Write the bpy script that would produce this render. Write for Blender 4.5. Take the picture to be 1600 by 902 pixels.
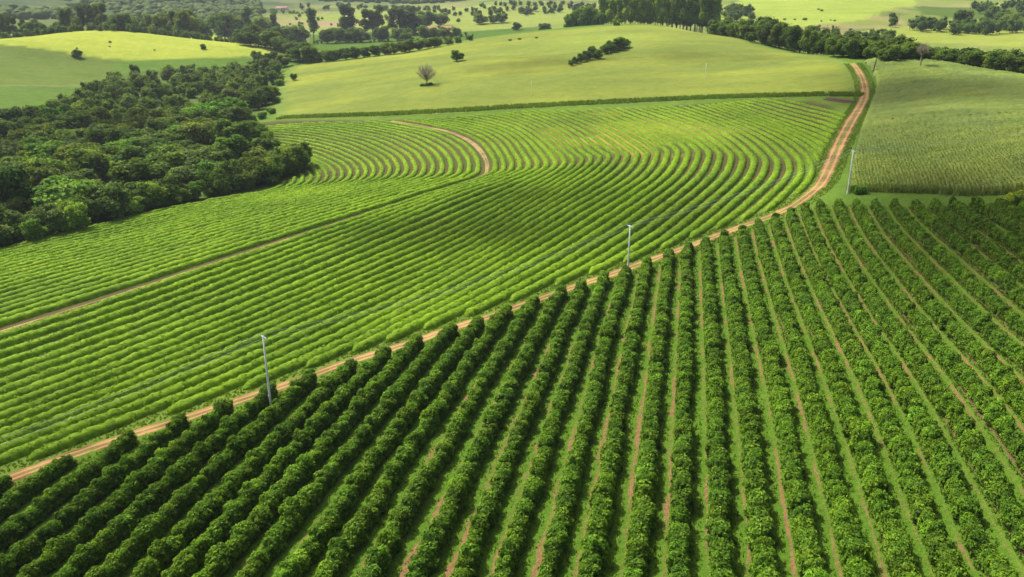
import bpy, math, random
import numpy as np
from mathutils import Vector, Matrix

random.seed(7); rng = np.random.default_rng(7)
for o in list(bpy.data.objects): bpy.data.objects.remove(o)
scene = bpy.context.scene; COL = scene.collection

# ------------------------------------------------------------------ camera, sky, sun, exposure
FPX, CX, CY, PITCH, CAMZ = 1300.0, 800.0, 451.0, math.radians(20.1), 60.0
cam_d = bpy.data.cameras.new('camera'); cam = bpy.data.objects.new('camera', cam_d); COL.objects.link(cam)
cam.location = (0, 0, CAMZ); cam.rotation_euler = (math.radians(90) - PITCH, 0, 0)
cam_d.sensor_width = 36; cam_d.lens = FPX / 1600 * 36; cam_d.clip_start = 1; cam_d.clip_end = 20000
scene.camera = cam
SUN_AZ, SUN_EL = math.radians(-50), math.radians(55)          # sun high, behind the scene to the left
world = bpy.data.worlds.new('World'); scene.world = world; world.use_nodes = True
wn = world.node_tree; wn.nodes.clear()
sky = wn.nodes.new('ShaderNodeTexSky'); sky.sky_type = 'NISHITA'; sky.sun_disc = False
sky.sun_elevation = SUN_EL; sky.sun_rotation = SUN_AZ; sky.air_density = 0.8; sky.dust_density = 6.0; sky.ozone_density = 0.6
bg = wn.nodes.new('ShaderNodeBackground'); bg.inputs['Strength'].default_value = 0.13
wo = wn.nodes.new('ShaderNodeOutputWorld')
wn.links.new(sky.outputs[0], bg.inputs[0]); wn.links.new(bg.outputs[0], wo.inputs[0])
sun_d = bpy.data.lights.new('sun', 'SUN'); sun_d.energy = 4.6; sun_d.angle = math.radians(0.8); sun_d.color = (1.0, 0.97, 0.91)
sun = bpy.data.objects.new('sun', sun_d); COL.objects.link(sun)
SDIR = Vector((math.sin(SUN_AZ) * math.cos(SUN_EL), math.cos(SUN_AZ) * math.cos(SUN_EL), math.sin(SUN_EL)))
sun.rotation_euler = (-SDIR).to_track_quat('-Z', 'Y').to_euler(); sun.location = SDIR * 400
vs = scene.view_settings; vs.view_transform = 'Standard'; vs.look = 'None'; vs.gamma = 1; vs.use_curve_mapping = False
vs.exposure = 0.50

# ------------------------------------------------------------------ helpers
def mesh_np(name, V, F, attrs=None, cols=None, smooth=False):
    """V (n,3); F list of index arrays (m,4)/(m,3) -> mesh"""
    me = bpy.data.meshes.new(name)
    if not isinstance(F, (list, tuple)): F = [F]
    F = [np.asarray(f, np.int32) for f in F if len(f)]
    V = np.asarray(V, np.float32)
    me.vertices.add(len(V)); me.vertices.foreach_set('co', V.ravel())
    nl = sum(f.size for f in F); npoly = sum(len(f) for f in F)
    me.loops.add(nl); me.polygons.add(npoly)
    me.loops.foreach_set('vertex_index', np.concatenate([f.ravel() for f in F]))
    tot = np.concatenate([np.full(len(f), f.shape[1], np.int32) for f in F])
    st = np.concatenate([[0], np.cumsum(tot)[:-1]]).astype(np.int32)
    me.polygons.foreach_set('loop_start', st)
    if smooth: me.polygons.foreach_set('use_smooth', np.ones(npoly, bool))
    me.update(calc_edges=True)
    for k, a in (attrs or {}).items():
        at = me.attributes.new(k, 'FLOAT', 'POINT'); at.data.foreach_set('value', np.asarray(a, np.float32))
    for k, a in (cols or {}).items():
        at = me.attributes.new(k, 'FLOAT_COLOR', 'POINT'); at.data.foreach_set('color', np.asarray(a, np.float32).ravel())
    return me

def obj(name, me, m=None, parent=None, loc=None, rz=0.0):
    o = bpy.data.objects.new(name, me); COL.objects.link(o)
    if m is not None and me is not None and not me.materials: me.materials.append(m)
    if parent is not None: o.parent = parent
    if loc is not None: o.location = loc
    if rz: o.rotation_euler = (0, 0, rz)
    return o

def tag(o, label=None, cat=None, group=None, kind=None):
    if label: o['label'] = label
    if cat: o['category'] = cat
    if group: o['group'] = group
    if kind: o['kind'] = kind
    return o

ONES = ['', 'first', 'second', 'third', 'fourth', 'fifth', 'sixth', 'seventh', 'eighth', 'ninth', 'tenth', 'eleventh', 'twelfth',
        'thirteenth', 'fourteenth', 'fifteenth', 'sixteenth', 'seventeenth', 'eighteenth', 'nineteenth']
TENS = {2: ('twenty', 'twentieth'), 3: ('thirty', 'thirtieth'), 4: ('forty', 'fortieth'), 5: ('fifty', 'fiftieth')}
def ordinal(n):
    if n < 20: return ONES[n]
    t, u = divmod(n, 10)
    return TENS[t][1] if u == 0 else TENS[t][0] + '-' + ONES[u]

def hash3(ix, iy, iz, seed=0):
    h = (ix.astype(np.int64) * 374761393 + iy.astype(np.int64) * 668265263 + iz.astype(np.int64) * 2147483647 + seed * 974711) & 0xffffffff
    h = ((h ^ (h >> 13)) * 1274126177) & 0xffffffff
    h = ((h ^ (h >> 16)) * 2246822519) & 0xffffffff
    return ((h ^ (h >> 15)) & 0xffffff) / float(0xffffff)
def vnoise(x, y, z=None, seed=0):
    x = np.asarray(x, float); y = np.asarray(y, float); z = np.zeros_like(x) if z is None else np.asarray(z, float)
    ix, iy, iz = np.floor(x), np.floor(y), np.floor(z)
    fx, fy, fz = x - ix, y - iy, z - iz
    fx, fy, fz = (f * f * (3 - 2 * f) for f in (fx, fy, fz))
    r = 0
    for dx in (0, 1):
        for dy in (0, 1):
            for dz in (0, 1):
                w = (fx if dx else 1 - fx) * (fy if dy else 1 - fy) * (fz if dz else 1 - fz)
                r = r + w * hash3(ix + dx, iy + dy, iz + dz, seed)
    return r * 2 - 1
def sstep(a, b, x):
    t = np.clip((x - a) / (b - a), 0, 1); return t * t * (3 - 2 * t)

# ------------------------------------------------------------------ terrain: heights from surveyed spots
CP, SP = math.cos(PITCH), math.sin(PITCH)
def ray(px, py):
    u = (np.asarray(px, float) - CX) / FPX; v = (np.asarray(py, float) - CY) / FPX
    return np.stack([u, CP - v * SP, -SP - v * CP], -1)        # per unit depth along the lens axis
# (sight line x, sight line y, metres below the camera) spots read from the photograph
SPOTS = [
 (1067,899,52.5),(300,899,58),(1560,899,47),(700,899,55.5),(0,899,60.5),
 (1075,381,55),(704,509,57.5),(357,627,59),(105,710,61),(900,450,56.5),(1257,325,49),(1400,318,46.5),(1560,318,44.5),(1330,600,48),(1570,500,45),
 (1250,284,49.5),(0,560,62),(200,450,61),(0,395,63.5),(300,400,61),(480,265,61),(500,360,60),(900,330,55),(1100,290,52),
 (760,265,58),(430,190,58),(600,220,58),(1000,165,51),(1000,230,53),(1200,200,49),(1330,162,46.5),(800,176,54),
 (1030,37,28.5),(880,43,31),(760,56,39),(640,78,46),(530,92,51),(450,108,55),(700,110,45.5),(1100,100,40.5),(950,120,44),(560,140,54),(850,80,39),
 (1170,60,34),(1250,82,40),(1320,93,42),
 (1400,87,37.5),(1500,100,38.5),(1600,118,40.5),(1700,135,39),(1450,180,42.5),(1600,200,40.5),(1350,298,45),(1590,298,42),(1750,300,38),
 (50,160,62),(50,120,56),(0,74,46),(0,50,33.5),(-150,50,33.5),(100,47.5,35.5),(200,46,34.5),(350,72,45),(430,72,50),(-150,92,47),(130,100,53),(250,130,63),(150,250,66),(350,180,64),(400,120,62),(-100,300,66),
 (-150,600,63),(-150,899,62),(1750,600,42),(1750,899,42)]
# ground hidden from the camera or far off: (azimuth deg, distance, z)
FAR = [(-24,900,6),(-30,900,10),(-18,850,3),(-12,900,0),(-6,900,2),(0,950,6),(6,960,14),(10,950,16),(15,700,12),(18,660,10),(22,640,8),(26,560,8),(32,500,10),
 (22,860,9),(27,900,10),(32,900,14),(18,900,16),(14,1250,38),(17,1300,42),(11,1250,36),(20,1250,30),(25,1300,22),(30,1300,26),(36,1200,30),
 (-8,1200,11),(-3,1250,16),(2,1300,24),(6,1300,30),(-14,1200,8),(-20,1300,16),(-26,1250,24),(-32,1200,30),
 (-10,1900,26),(-4,1900,30),(2,1900,40),(8,1900,52),(15,1900,64),(24,1900,50),(32,1900,55),(-18,1900,45),(-26,1900,70),(-34,1900,80),
 (-34,2900,240),(-26,2900,230),(-18,2800,190),(-10,2900,130),(-4,2900,105),(4,2900,115),(12,2900,130),(22,2900,120),(32,2900,130),
 (-40,5200,420),(-20,5200,400),(0,5200,330),(20,5200,320),(40,5200,330),
 (-60,300,0),(-60,900,20),(-60,2500,120),(60,300,30),(60,900,30),(60,2500,120),(-90,100,2),(90,100,12),(-120,300,4),(120,300,14),(180,60,8),(180,300,10),
 (180,1500,20),(-110,1500,40),(110,1500,40),(180,5000,150),(100,5000,180),(-100,5000,200),(0,25,5),(-45,40,0),(45,40,10),(90,25,8),(-90,25,3)]
_P = []
for px, py, b in SPOTS:
    d = ray(px, py); t = b / -d[2]
    _P.append((d[0] * t, d[1] * t, CAMZ - b))
for a, r, z in FAR:
    a = math.radians(a); _P.append((math.sin(a) * r, math.cos(a) * r, z))
_P = np.array(_P)
def az_lr(x, y): return np.arctan2(x, y), np.log(np.hypot(x, y))
def _feat(x, y):
    # conformal log-polar chart, closed round the circle by (cos,sin)
    a, l = az_lr(x, y); return np.stack([np.cos(a), np.sin(a), l * 0.9], -1)
_Q = _feat(_P[:, 0], _P[:, 1])
_n = len(_Q); _C2 = 0.04 ** 2
_D = np.linalg.norm(_Q[:, None] - _Q[None], axis=-1)
_A = np.zeros((_n + 2, _n + 2)); _A[:_n, :_n] = -np.sqrt(_D * _D + _C2) + np.eye(_n) * 0.006
_A[:_n, _n] = 1; _A[_n, :_n] = 1; _A[:_n, _n + 1] = _Q[:, 2]; _A[_n + 1, :_n] = _Q[:, 2]
_w = np.linalg.solve(_A, np.concatenate([_P[:, 2], [0, 0]]))
def z_exact(x, y):
    q = _feat(x, y); out = np.zeros(len(q))
    for i in range(0, len(q), 20000):
        s = q[i:i + 20000]
        d2 = np.maximum((s ** 2).sum(1)[:, None] + (_Q ** 2).sum(1)[None] - 2 * s @ _Q.T, 0)
        out[i:i + 20000] = -np.sqrt(d2 + _C2) @ _w[:_n] + _w[_n] + _w[_n + 1] * s[:, 2]
    return out
AZ = np.radians(np.concatenate([np.arange(-180, -39, 3.0), np.arange(-39, 39.01, 0.125), np.arange(42, 180.1, 3.0)]))
RR = [3, 12, 24, 36, 46]
while RR[-1] < 900: RR.append(RR[-1] * 1.0078)
while RR[-1] < 9000: RR.append(RR[-1] * 1.017)
RR = np.array(RR)
GA, GR = np.meshgrid(AZ, RR)
GX, GY = np.sin(GA) * GR, np.cos(GA) * GR
GZ = z_exact(GX.ravel(), GY.ravel()).reshape(GX.shape)
# soften: blur along the chart so survey spots leave no creases
def blur(Z, n):
    for _ in range(n):
        Z[1:-1] = 0.25 * Z[:-2] + 0.5 * Z[1:-1] + 0.25 * Z[2:]
        Z[:, 1:-1] = 0.25 * Z[:, :-2] + 0.5 * Z[:, 1:-1] + 0.25 * Z[:, 2:]
    return Z
GZ = blur(GZ, 24)
GZ += 1.2 * sstep(700, 1500, GR) * 6 * vnoise(GX / 160, GY / 160, seed=3) + sstep(1500, 2600, GR) * 30 * vnoise(GX / 420, GY / 420, seed=5)
LRR = np.log(RR)
def height(x, y):
    x = np.asarray(x, float); y = np.asarray(y, float)
    a, l = np.arctan2(x, y), np.log(np.maximum(np.hypot(x, y), RR[0]))
    fi = np.interp(l, LRR, np.arange(len(RR))); fj = np.interp(a, AZ, np.arange(len(AZ)))
    i = np.clip(fi.astype(int), 0, len(RR) - 2); j = np.clip(fj.astype(int), 0, len(AZ) - 2)
    u, v = fi - i, fj - j
    return (GZ[i, j] * (1 - u) * (1 - v) + GZ[i + 1, j] * u * (1 - v) + GZ[i, j + 1] * (1 - u) * v + GZ[i + 1, j + 1] * u * v)
def hit(px, py, up=0.0, after=0.0):
    """where a sight line meets the ground (raised by up metres)"""
    px = np.atleast_1d(np.asarray(px, float)); py = np.atleast_1d(np.asarray(py, float))
    d = ray(px, py); out = np.zeros((len(px), 3))
    ts = np.exp(np.linspace(math.log(max(40.0, after)), math.log(8000), 1500))
    for k in range(len(px)):
        x, y, z = d[k, 0] * ts, d[k, 1] * ts, CAMZ + d[k, 2] * ts
        g = z - height(x, y) - up
        idx = np.nonzero((g[:-1] > 0) & (g[1:] <= 0))[0]
        if len(idx):
            i = idx[0]; f = g[i] / (g[i] - g[i + 1]); t = ts[i] * (1 - f) + ts[i + 1] * f
        else: t = ts[-1]
        out[k] = (d[k, 0] * t, d[k, 1] * t, CAMZ + d[k, 2] * t)
    return out
def poly(pts, up=0.0): return hit([p[0] for p in pts], [p[1] for p in pts], up)[:, :2]
def catmull(P, n):
    """n samples per span through the points P (k,d)"""
    P = np.asarray(P, float); E = np.vstack([2 * P[0] - P[1], P, 2 * P[-1] - P[-2]]); out = []
    for i in range(1, len(E) - 2):
        t = np.linspace(0, 1, n, endpoint=False)[:, None]
        a, b, c, d = E[i - 1], E[i], E[i + 1], E[i + 2]
        out.append(0.5 * (2 * b + (c - a) * t + (2 * a - 5 * b + 4 * c - d) * t ** 2 + (3 * b - a - 3 * c + d) * t ** 3))
    out.append(P[-1:]); return np.vstack(out)
def resample(P, step):
    s = np.concatenate([[0], np.cumsum(np.linalg.norm(np.diff(P, axis=0), axis=1))])
    n = max(2, int(s[-1] / step) + 1); t = np.linspace(0, s[-1], n)
    return np.stack([np.interp(t, s, P[:, k]) for k in range(P.shape[1])], -1)
def inside(poly_, x, y):
    r = np.zeros(np.shape(x), bool); n = len(poly_)
    for i in range(n):
        x0, y0 = poly_[i]; x1, y1 = poly_[(i + 1) % n]
        if y0 == y1: continue
        c = (y0 > y) != (y1 > y)
        r ^= c & (x < (x1 - x0) * (y - y0) / (y1 - y0) + x0)
    return r
def dist_line(pts, x, y, closed=False):
    d = np.full(np.shape(x), 1e18); n = len(pts)
    for i in range(n if closed else n - 1):
        a = pts[i]; b = pts[(i + 1) % n]; e = b - a; L = max(e @ e, 1e-9)
        t = np.clip(((x - a[0]) * e[0] + (y - a[1]) * e[1]) / L, 0, 1)
        d = np.minimum(d, (x - a[0] - t * e[0]) ** 2 + (y - a[1] - t * e[1]) ** 2)
    return np.sqrt(d)
def sdist(poly_, x, y):
    d = dist_line(poly_, x, y, True); return np.where(inside(poly_, x, y), d, -d)


# ------------------------------------------------------------------ materials
def new_mat(name):
    m = bpy.data.materials.new(name); m.use_nodes = True; nt = m.node_tree; nt.nodes.clear()
    return m, nt, nt.nodes, nt.links
def N(nodes, t, **kw):
    n = nodes.new(t)
    for k, v in kw.items():
        if k.startswith('in_'): n.inputs[int(k[3:]) if k[3:].isdigit() else k[3:]].default_value = v
        else: setattr(n, k, v)
    return n
def math_n(nd, lk, op, a, b=None, c=None, clamp=False):
    n = nd.new('ShaderNodeMath'); n.operation = op; n.use_clamp = clamp
    for i, v in enumerate((a, b, c)):
        if v is None: continue
        if isinstance(v, (int, float)): n.inputs[i].default_value = v
        else: lk.new(v, n.inputs[i])
    return n.outputs[0]
def mix_col(nd, lk, fac, a, b, mode='MIX'):
    n = nd.new('ShaderNodeMix'); n.data_type = 'RGBA'; n.blend_type = mode
    if isinstance(fac, (int, float)): n.inputs[0].default_value = fac
    else: lk.new(fac, n.inputs[0])
    for i, v in ((6, a), (7, b)):
        if isinstance(v, tuple): n.inputs[i].default_value = v if len(v) == 4 else (*v, 1)
        else: lk.new(v, n.inputs[i])
    return n.outputs[2]
def noise(nd, lk, co, scale, detail=4, rough=0.6):
    n = nd.new('ShaderNodeTexNoise'); n.inputs['Scale'].default_value = scale; n.inputs['Detail'].default_value = detail; n.inputs['Roughness'].default_value = rough
    lk.new(co, n.inputs['Vector']); return n.outputs['Fac']
def ramp(nd, lk, fac, a, b):
    n = nd.new('ShaderNodeMapRange'); n.interpolation_type = 'SMOOTHSTEP'; n.inputs[1].default_value = a; n.inputs[2].default_value = b
    lk.new(fac, n.inputs[0]); return n.outputs[0]

def leaf_mat(name, dark, mid, light, trans=0.28, rough=0.5, yellow=0.0):
    """per-leaf 'tint' (0..1) picks its green, lower in cores and hollows as painted shade, the object's colour gives its species"""
    m, nt, nd, lk = new_mat(name)
    at = N(nd, 'ShaderNodeAttribute', attribute_name='tint'); oi = N(nd, 'ShaderNodeObjectInfo')
    cr = nd.new('ShaderNodeValToRGB'); e = cr.color_ramp.elements
    e[0].position = 0.0; e[0].color = (*dark, 1); e[1].position = 1.0; e[1].color = (*light, 1)
    x = e.new(0.5); x.color = (*mid, 1)
    lk.new(at.outputs['Fac'], cr.inputs[0])
    co = N(nd, 'ShaderNodeNewGeometry').outputs['Position']
    nz = noise(nd, lk, co, 0.035, 3)
    c1 = mix_col(nd, lk, ramp(nd, lk, nz, 0.3, 0.7), (0.84, 0.86, 0.95, 1), (1.14, 1.1, 0.98, 1))
    c = mix_col(nd, lk, 1.0, cr.outputs[0], c1, 'MULTIPLY')
    c = mix_col(nd, lk, 1.0, c, oi.outputs['Color'], 'MULTIPLY')
    p = N(nd, 'ShaderNodeBsdfPrincipled'); p.inputs['Roughness'].default_value = rough
    p.inputs['Specular IOR Level'].default_value = 0.08
    lk.new(c, p.inputs['Base Color'])
    tr = N(nd, 'ShaderNodeBsdfTranslucent'); tc = mix_col(nd, lk, 1.0, c, (1.25, 1.25, 0.6, 1), 'MULTIPLY'); lk.new(tc, tr.inputs[0])
    mx = N(nd, 'ShaderNodeMixShader'); mx.inputs[0].default_value = trans
    lk.new(p.outputs[0], mx.inputs[1]); lk.new(tr.outputs[0], mx.inputs[2])
    out = N(nd, 'ShaderNodeOutputMaterial'); lk.new(mx.outputs[0], out.inputs[0])
    return m
def plain_mat(name, col, rough=0.85, nscale=4.0, var=0.25, bump=0.0):
    m, nt, nd, lk = new_mat(name)
    co = N(nd, 'ShaderNodeTexCoord').outputs['Object']; nz = noise(nd, lk, co, nscale)
    c = mix_col(nd, lk, nz, tuple(x * (1 - var) for x in col), tuple(min(1, x * (1 + var)) for x in col))
    p = N(nd, 'ShaderNodeBsdfPrincipled'); p.inputs['Roughness'].default_value = rough; p.inputs['Specular IOR Level'].default_value = 0.25
    lk.new(c, p.inputs['Base Color'])
    if bump:
        b = N(nd, 'ShaderNodeBump'); b.inputs['Strength'].default_value = bump; b.inputs['Distance'].default_value = 0.1
        lk.new(nz, b.inputs['Height']); lk.new(b.outputs[0], p.inputs['Normal'])
    out = N(nd, 'ShaderNodeOutputMaterial'); lk.new(p.outputs[0], out.inputs[0]); return m

COFFEE = leaf_mat('coffee_leaf', (0.042, 0.096, 0.010), (0.100, 0.200, 0.015), (0.200, 0.335, 0.026), 0.40, 0.65)
YOUNG = leaf_mat('young_coffee_leaf', (0.092, 0.190, 0.010), (0.210, 0.355, 0.015), (0.340, 0.465, 0.026), 0.36, 0.7)
TREEL = leaf_mat('tree_leaf', (0.046, 0.084, 0.016), (0.104, 0.168, 0.028), (0.195, 0.262, 0.048), 0.36, 0.8)
CORNL = leaf_mat('maize_leaf', (0.130, 0.195, 0.036), (0.205, 0.275, 0.056), (0.290, 0.345, 0.088), 0.32, 0.75)
GRASSL = leaf_mat('grass_blade', (0.070, 0.130, 0.013), (0.120, 0.200, 0.020), (0.200, 0.275, 0.034), 0.42, 0.7)
BARK = plain_mat('bark', (0.14, 0.11, 0.085), 0.9, 3, 0.35, 0.4)
TWIG = plain_mat('dry_twig', (0.27, 0.235, 0.165), 0.9, 3, 0.25)
CONCRETE = plain_mat('pale_concrete', (0.74, 0.74, 0.70), 0.8, 1.5, 0.12, 0.2)
STEEL = plain_mat('galvanised_steel', (0.42, 0.44, 0.45), 0.45, 6, 0.1)
CERAMIC = plain_mat('glazed_insulator', (0.50, 0.49, 0.46), 0.25, 6, 0.1)
WIRE = plain_mat('aluminium_wire', (0.42, 0.47, 0.46), 0.5, 2, 0.1)
WALLP = plain_mat('limewashed_wall', (0.66, 0.56, 0.48), 0.9, 1.2, 0.12)
ROOFT = plain_mat('clay_roof', (0.36, 0.17, 0.11), 0.85, 2.2, 0.25)
DARKP = plain_mat('dark_opening', (0.05, 0.045, 0.04), 0.6, 2, 0.2)
WOODP = plain_mat('weathered_post', (0.13, 0.11, 0.085), 0.9, 4, 0.3)
DSOIL = plain_mat('turned_red_earth', (0.075, 0.032, 0.018), 0.95, 0.9, 0.45, 0.7)

def ground_mat():
    """field colours come from the point attribute 'Col'; 'rowc' counts the mature coffee rows; 'crop' marks the sown lines"""
    m, nt, nd, lk = new_mat('field_ground')
    col = N(nd, 'ShaderNodeAttribute', attribute_name='Col'); geo = N(nd, 'ShaderNodeNewGeometry').outputs['Position']
    n1 = noise(nd, lk, geo, 0.022, 5, 0.6); n2 = noise(nd, lk, geo, 0.20, 5, 0.65); n3 = noise(nd, lk, geo, 1.6, 4, 0.7)
    mp = N(nd, 'ShaderNodeMapping'); mp.inputs['Scale'].default_value = (0.010, 0.05, 0.05); mp.inputs['Rotation'].default_value = (0, 0, 0.12); lk.new(geo, mp.inputs[0])
    n4 = noise(nd, lk, mp.outputs[0], 1.0, 5, 0.6)
    v = math_n(nd, lk, 'ADD', math_n(nd, lk, 'MULTIPLY', n1, 0.45), math_n(nd, lk, 'MULTIPLY', n2, 0.70))
    v = math_n(nd, lk, 'ADD', v, math_n(nd, lk, 'MULTIPLY', n3, 0.45))
    v = math_n(nd, lk, 'ADD', v, math_n(nd, lk, 'MULTIPLY', n4, 0.50))
    v = math_n(nd, lk, 'SUBTRACT', v, 0.05)
    vc = N(nd, 'ShaderNodeCombineColor'); lk.new(v, vc.inputs[0]); lk.new(math_n(nd, lk, 'ADD', math_n(nd, lk, 'MULTIPLY', v, 0.8), 0.2), vc.inputs[1]); lk.new(v, vc.inputs[2])
    base = mix_col(nd, lk, 1.0, col.outputs['Color'], vc.outputs[0], 'MULTIPLY')
    # mature coffee field: grass lanes with bare wheel tracks, litter under the hedges
    rc = N(nd, 'ShaderNodeAttribute', attribute_name='rowc').outputs['Fac']; inf = N(nd, 'ShaderNodeAttribute', attribute_name='near').outputs['Fac']
    wob = math_n(nd, lk, 'MULTIPLY', math_n(nd, lk, 'SUBTRACT', n2, 0.5), 0.30)
    fr = math_n(nd, lk, 'FRACT', math_n(nd, lk, 'ADD', rc, wob))
    trk = math_n(nd, lk, 'ABSOLUTE', math_n(nd, lk, 'SUBTRACT', fr, 0.665))
    sep = N(nd, 'ShaderNodeSeparateXYZ'); lk.new(geo, sep.inputs[0])
    left = ramp(nd, lk, math_n(nd, lk, 'MULTIPLY', sep.outputs[0], -1.0), -25.0, 25.0)      # barer lanes on the lower side of the field
    wid = math_n(nd, lk, 'ADD', math_n(nd, lk, 'MULTIPLY', math_n(nd, lk, 'SUBTRACT', n2, 0.35), 0.26), math_n(nd, lk, 'MULTIPLY', left, 0.12))
    soilf = ramp(nd, lk, math_n(nd, lk, 'SUBTRACT', wid, trk), -0.018, 0.022)
    patch = ramp(nd, lk, noise(nd, lk, geo, 0.09, 3), 0.40, 0.60)
    soilf = math_n(nd, lk, 'MULTIPLY', soilf, math_n(nd, lk, 'ADD', math_n(nd, lk, 'MULTIPLY', patch, 0.8), 0.2))
    und = ramp(nd, lk, math_n(nd, lk, 'ABSOLUTE', math_n(nd, lk, 'SUBTRACT', fr, 0.5)), 0.30, 0.40)
    grass = mix_col(nd, lk, n3, (0.038, 0.092, 0.009, 1), (0.105, 0.190, 0.018, 1))
    soil = mix_col(nd, lk, n3, (0.125, 0.072, 0.032, 1), (0.255, 0.155, 0.070, 1))
    lit = mix_col(nd, lk, n3, (0.09, 0.055, 0.03, 1), (0.17, 0.11, 0.06, 1))
    lane = mix_col(nd, lk, soilf, grass, soil); lane = mix_col(nd, lk, und, lane, lit)
    base = mix_col(nd, lk, inf, base, lane)
    p = N(nd, 'ShaderNodeBsdfPrincipled'); p.inputs['Roughness'].default_value = 1.0; p.inputs['Specular IOR Level'].default_value = 0.03
    lk.new(base, p.inputs['Base Color'])
    b = N(nd, 'ShaderNodeBump'); b.inputs['Strength'].default_value = 0.75; b.inputs['Distance'].default_value = 0.5
    lk.new(math_n(nd, lk, 'ADD', n3, math_n(nd, lk, 'MULTIPLY', n2, 1.6)), b.inputs['Height']); lk.new(b.outputs[0], p.inputs['Normal'])
    out = N(nd, 'ShaderNodeOutputMaterial'); lk.new(p.outputs[0], out.inputs[0]); return m
GROUND = ground_mat()
def road_mat(name, c0, c1, cg, grassy):
    """'across' runs -1..1 over the road: two wheel tracks, grass on the crown and the verges"""
    m, nt, nd, lk = new_mat(name)
    geo = N(nd, 'ShaderNodeNewGeometry').outputs['Position']; ac = N(nd, 'ShaderNodeAttribute', attribute_name='across').outputs['Fac']
    n2 = noise(nd, lk, geo, 0.35, 5, 0.65); n3 = noise(nd, lk, geo, 2.2, 4, 0.7); n1 = noise(nd, lk, geo, 0.11, 4)
    soil = mix_col(nd, lk, math_n(nd, lk, 'ADD', math_n(nd, lk, 'MULTIPLY', n2, 0.6), math_n(nd, lk, 'MULTIPLY', n3, 0.4)), c0, c1)
    rut = math_n(nd, lk, 'ABSOLUTE', math_n(nd, lk, 'SUBTRACT', math_n(nd, lk, 'ABSOLUTE', ac), 0.42))
    soil = mix_col(nd, lk, ramp(nd, lk, n1, 0.38, 0.62), soil, tuple(x * 0.55 for x in c0))
    soil = mix_col(nd, lk, math_n(nd, lk, 'MULTIPLY', ramp(nd, lk, rut, 0.22, 0.06), 0.5), soil, tuple(min(1, x * 1.18) for x in c1))
    e = math_n(nd, lk, 'ADD', math_n(nd, lk, 'ABSOLUTE', ac), math_n(nd, lk, 'MULTIPLY', math_n(nd, lk, 'SUBTRACT', n2, 0.5), 2.3))
    g1 = ramp(nd, lk, e, 0.72, 0.92)
    cen = math_n(nd, lk, 'ADD', math_n(nd, lk, 'ABSOLUTE', ac), math_n(nd, lk, 'MULTIPLY', n2, 0.75))
    g2 = math_n(nd, lk, 'MULTIPLY', ramp(nd, lk, cen, 0.52, 0.36), grassy)
    g3 = math_n(nd, lk, 'MULTIPLY', ramp(nd, lk, math_n(nd, lk, 'ADD', math_n(nd, lk, 'MULTIPLY', n2, 0.6), math_n(nd, lk, 'MULTIPLY', n3, 0.4)), 0.54, 0.62), 0.6 * grassy)
    g = math_n(nd, lk, 'MAXIMUM', math_n(nd, lk, 'MAXIMUM', g1, g2), g3)
    grass = mix_col(nd, lk, n3, tuple(x * 0.65 for x in cg), tuple(x * 1.35 for x in cg))
    c = mix_col(nd, lk, g, soil, grass)
    p = N(nd, 'ShaderNodeBsdfPrincipled'); p.inputs['Roughness'].default_value = 0.95; p.inputs['Specular IOR Level'].default_value = 0.1
    lk.new(c, p.inputs['Base Color'])
    b = N(nd, 'ShaderNodeBump'); b.inputs['Strength'].default_value = 0.6; b.inputs['Distance'].default_value = 0.25
    lk.new(math_n(nd, lk, 'ADD', n2, n3), b.inputs['Height']); lk.new(b.outputs[0], p.inputs['Normal'])
    out = N(nd, 'ShaderNodeOutputMaterial'); lk.new(p.outputs[0], out.inputs[0]); return m
ROAD = road_mat('dirt_road', (0.24, 0.125, 0.052), (0.41, 0.240, 0.105), (0.10, 0.175, 0.020), 1.0)
TRACK = road_mat('contour_track', (0.20, 0.135, 0.058), (0.36, 0.250, 0.105), (0.15, 0.22, 0.03), 0.35)

# ------------------------------------------------------------------ field plan (read off the photograph, laid on the ground)
P_HAY = poly([(432,187),(428,150),(440,118),(460,103),(520,95),(640,79),(760,58),(880,46),(1030,41),(1100,47),(1170,65),(1250,84),(1318,95),(1338,103),(1346,118),(1348,140),(1340,153),(1290,150),(1200,152),(1100,155),(1000,160),(900,165),(800,170),(700,176),(600,181)])
P_CORN = poly([(1329,301),(1332,258),(1345,205),(1362,160),(1372,130),(1362,108),(1350,97),(1400,91),(1500,104),(1600,121),(1760,142),(1800,301),(1600,300),(1450,301)])
P_YOUNG = poly([(-120,420),(0,390),(100,366),(200,341),(300,320),(380,302),(440,287),(478,268),(484,258),(465,246),(420,232),(385,215),(368,202),(385,192),(430,187),(600,184),(700,180),(800,174),(900,169),(1000,164),(1100,158),(1200,155),(1280,154),(1322,163),(1330,172),(1322,190),(1302,225),(1282,260),(1258,295),(1232,317),(1193,336),(1148,351),(1103,366),(1048,386),(998,404),(943,424),(891,442),(833,460),(763,484),(688,509),(598,541),(503,573),(403,610),(288,652),(168,690),(23,738),(-120,790)])
P_LPAST = poly([(-200,60),(0,56),(100,52),(230,51),(350,57),(420,66),(462,77),(430,87),(350,90),(270,92),(180,94),(100,82),(0,70),(-200,70)])
P_LCROP = poly([(-200,70),(0,70),(100,82),(185,95),(170,112),(150,132),(60,134),(0,132),(-260,132)])
P_LCROP2 = poly([(-260,140),(0,136),(140,138),(90,152),(20,168),(-260,185)])
P_STRIP = poly([(480,54),(560,50),(700,50),(845,43),(780,56),(640,76),(560,82),(480,78)])
P_RPAST = poly([(1320,52),(1400,42),(1500,36),(1600,33),(1800,30),(1800,90),(1600,74),(1500,68),(1420,66),(1345,58)])
P_RHILL = poly([(1105,24),(1150,3),(1180,-30),(1425,-30),(1432,10),(1350,32),(1250,42),(1180,42)])
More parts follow.
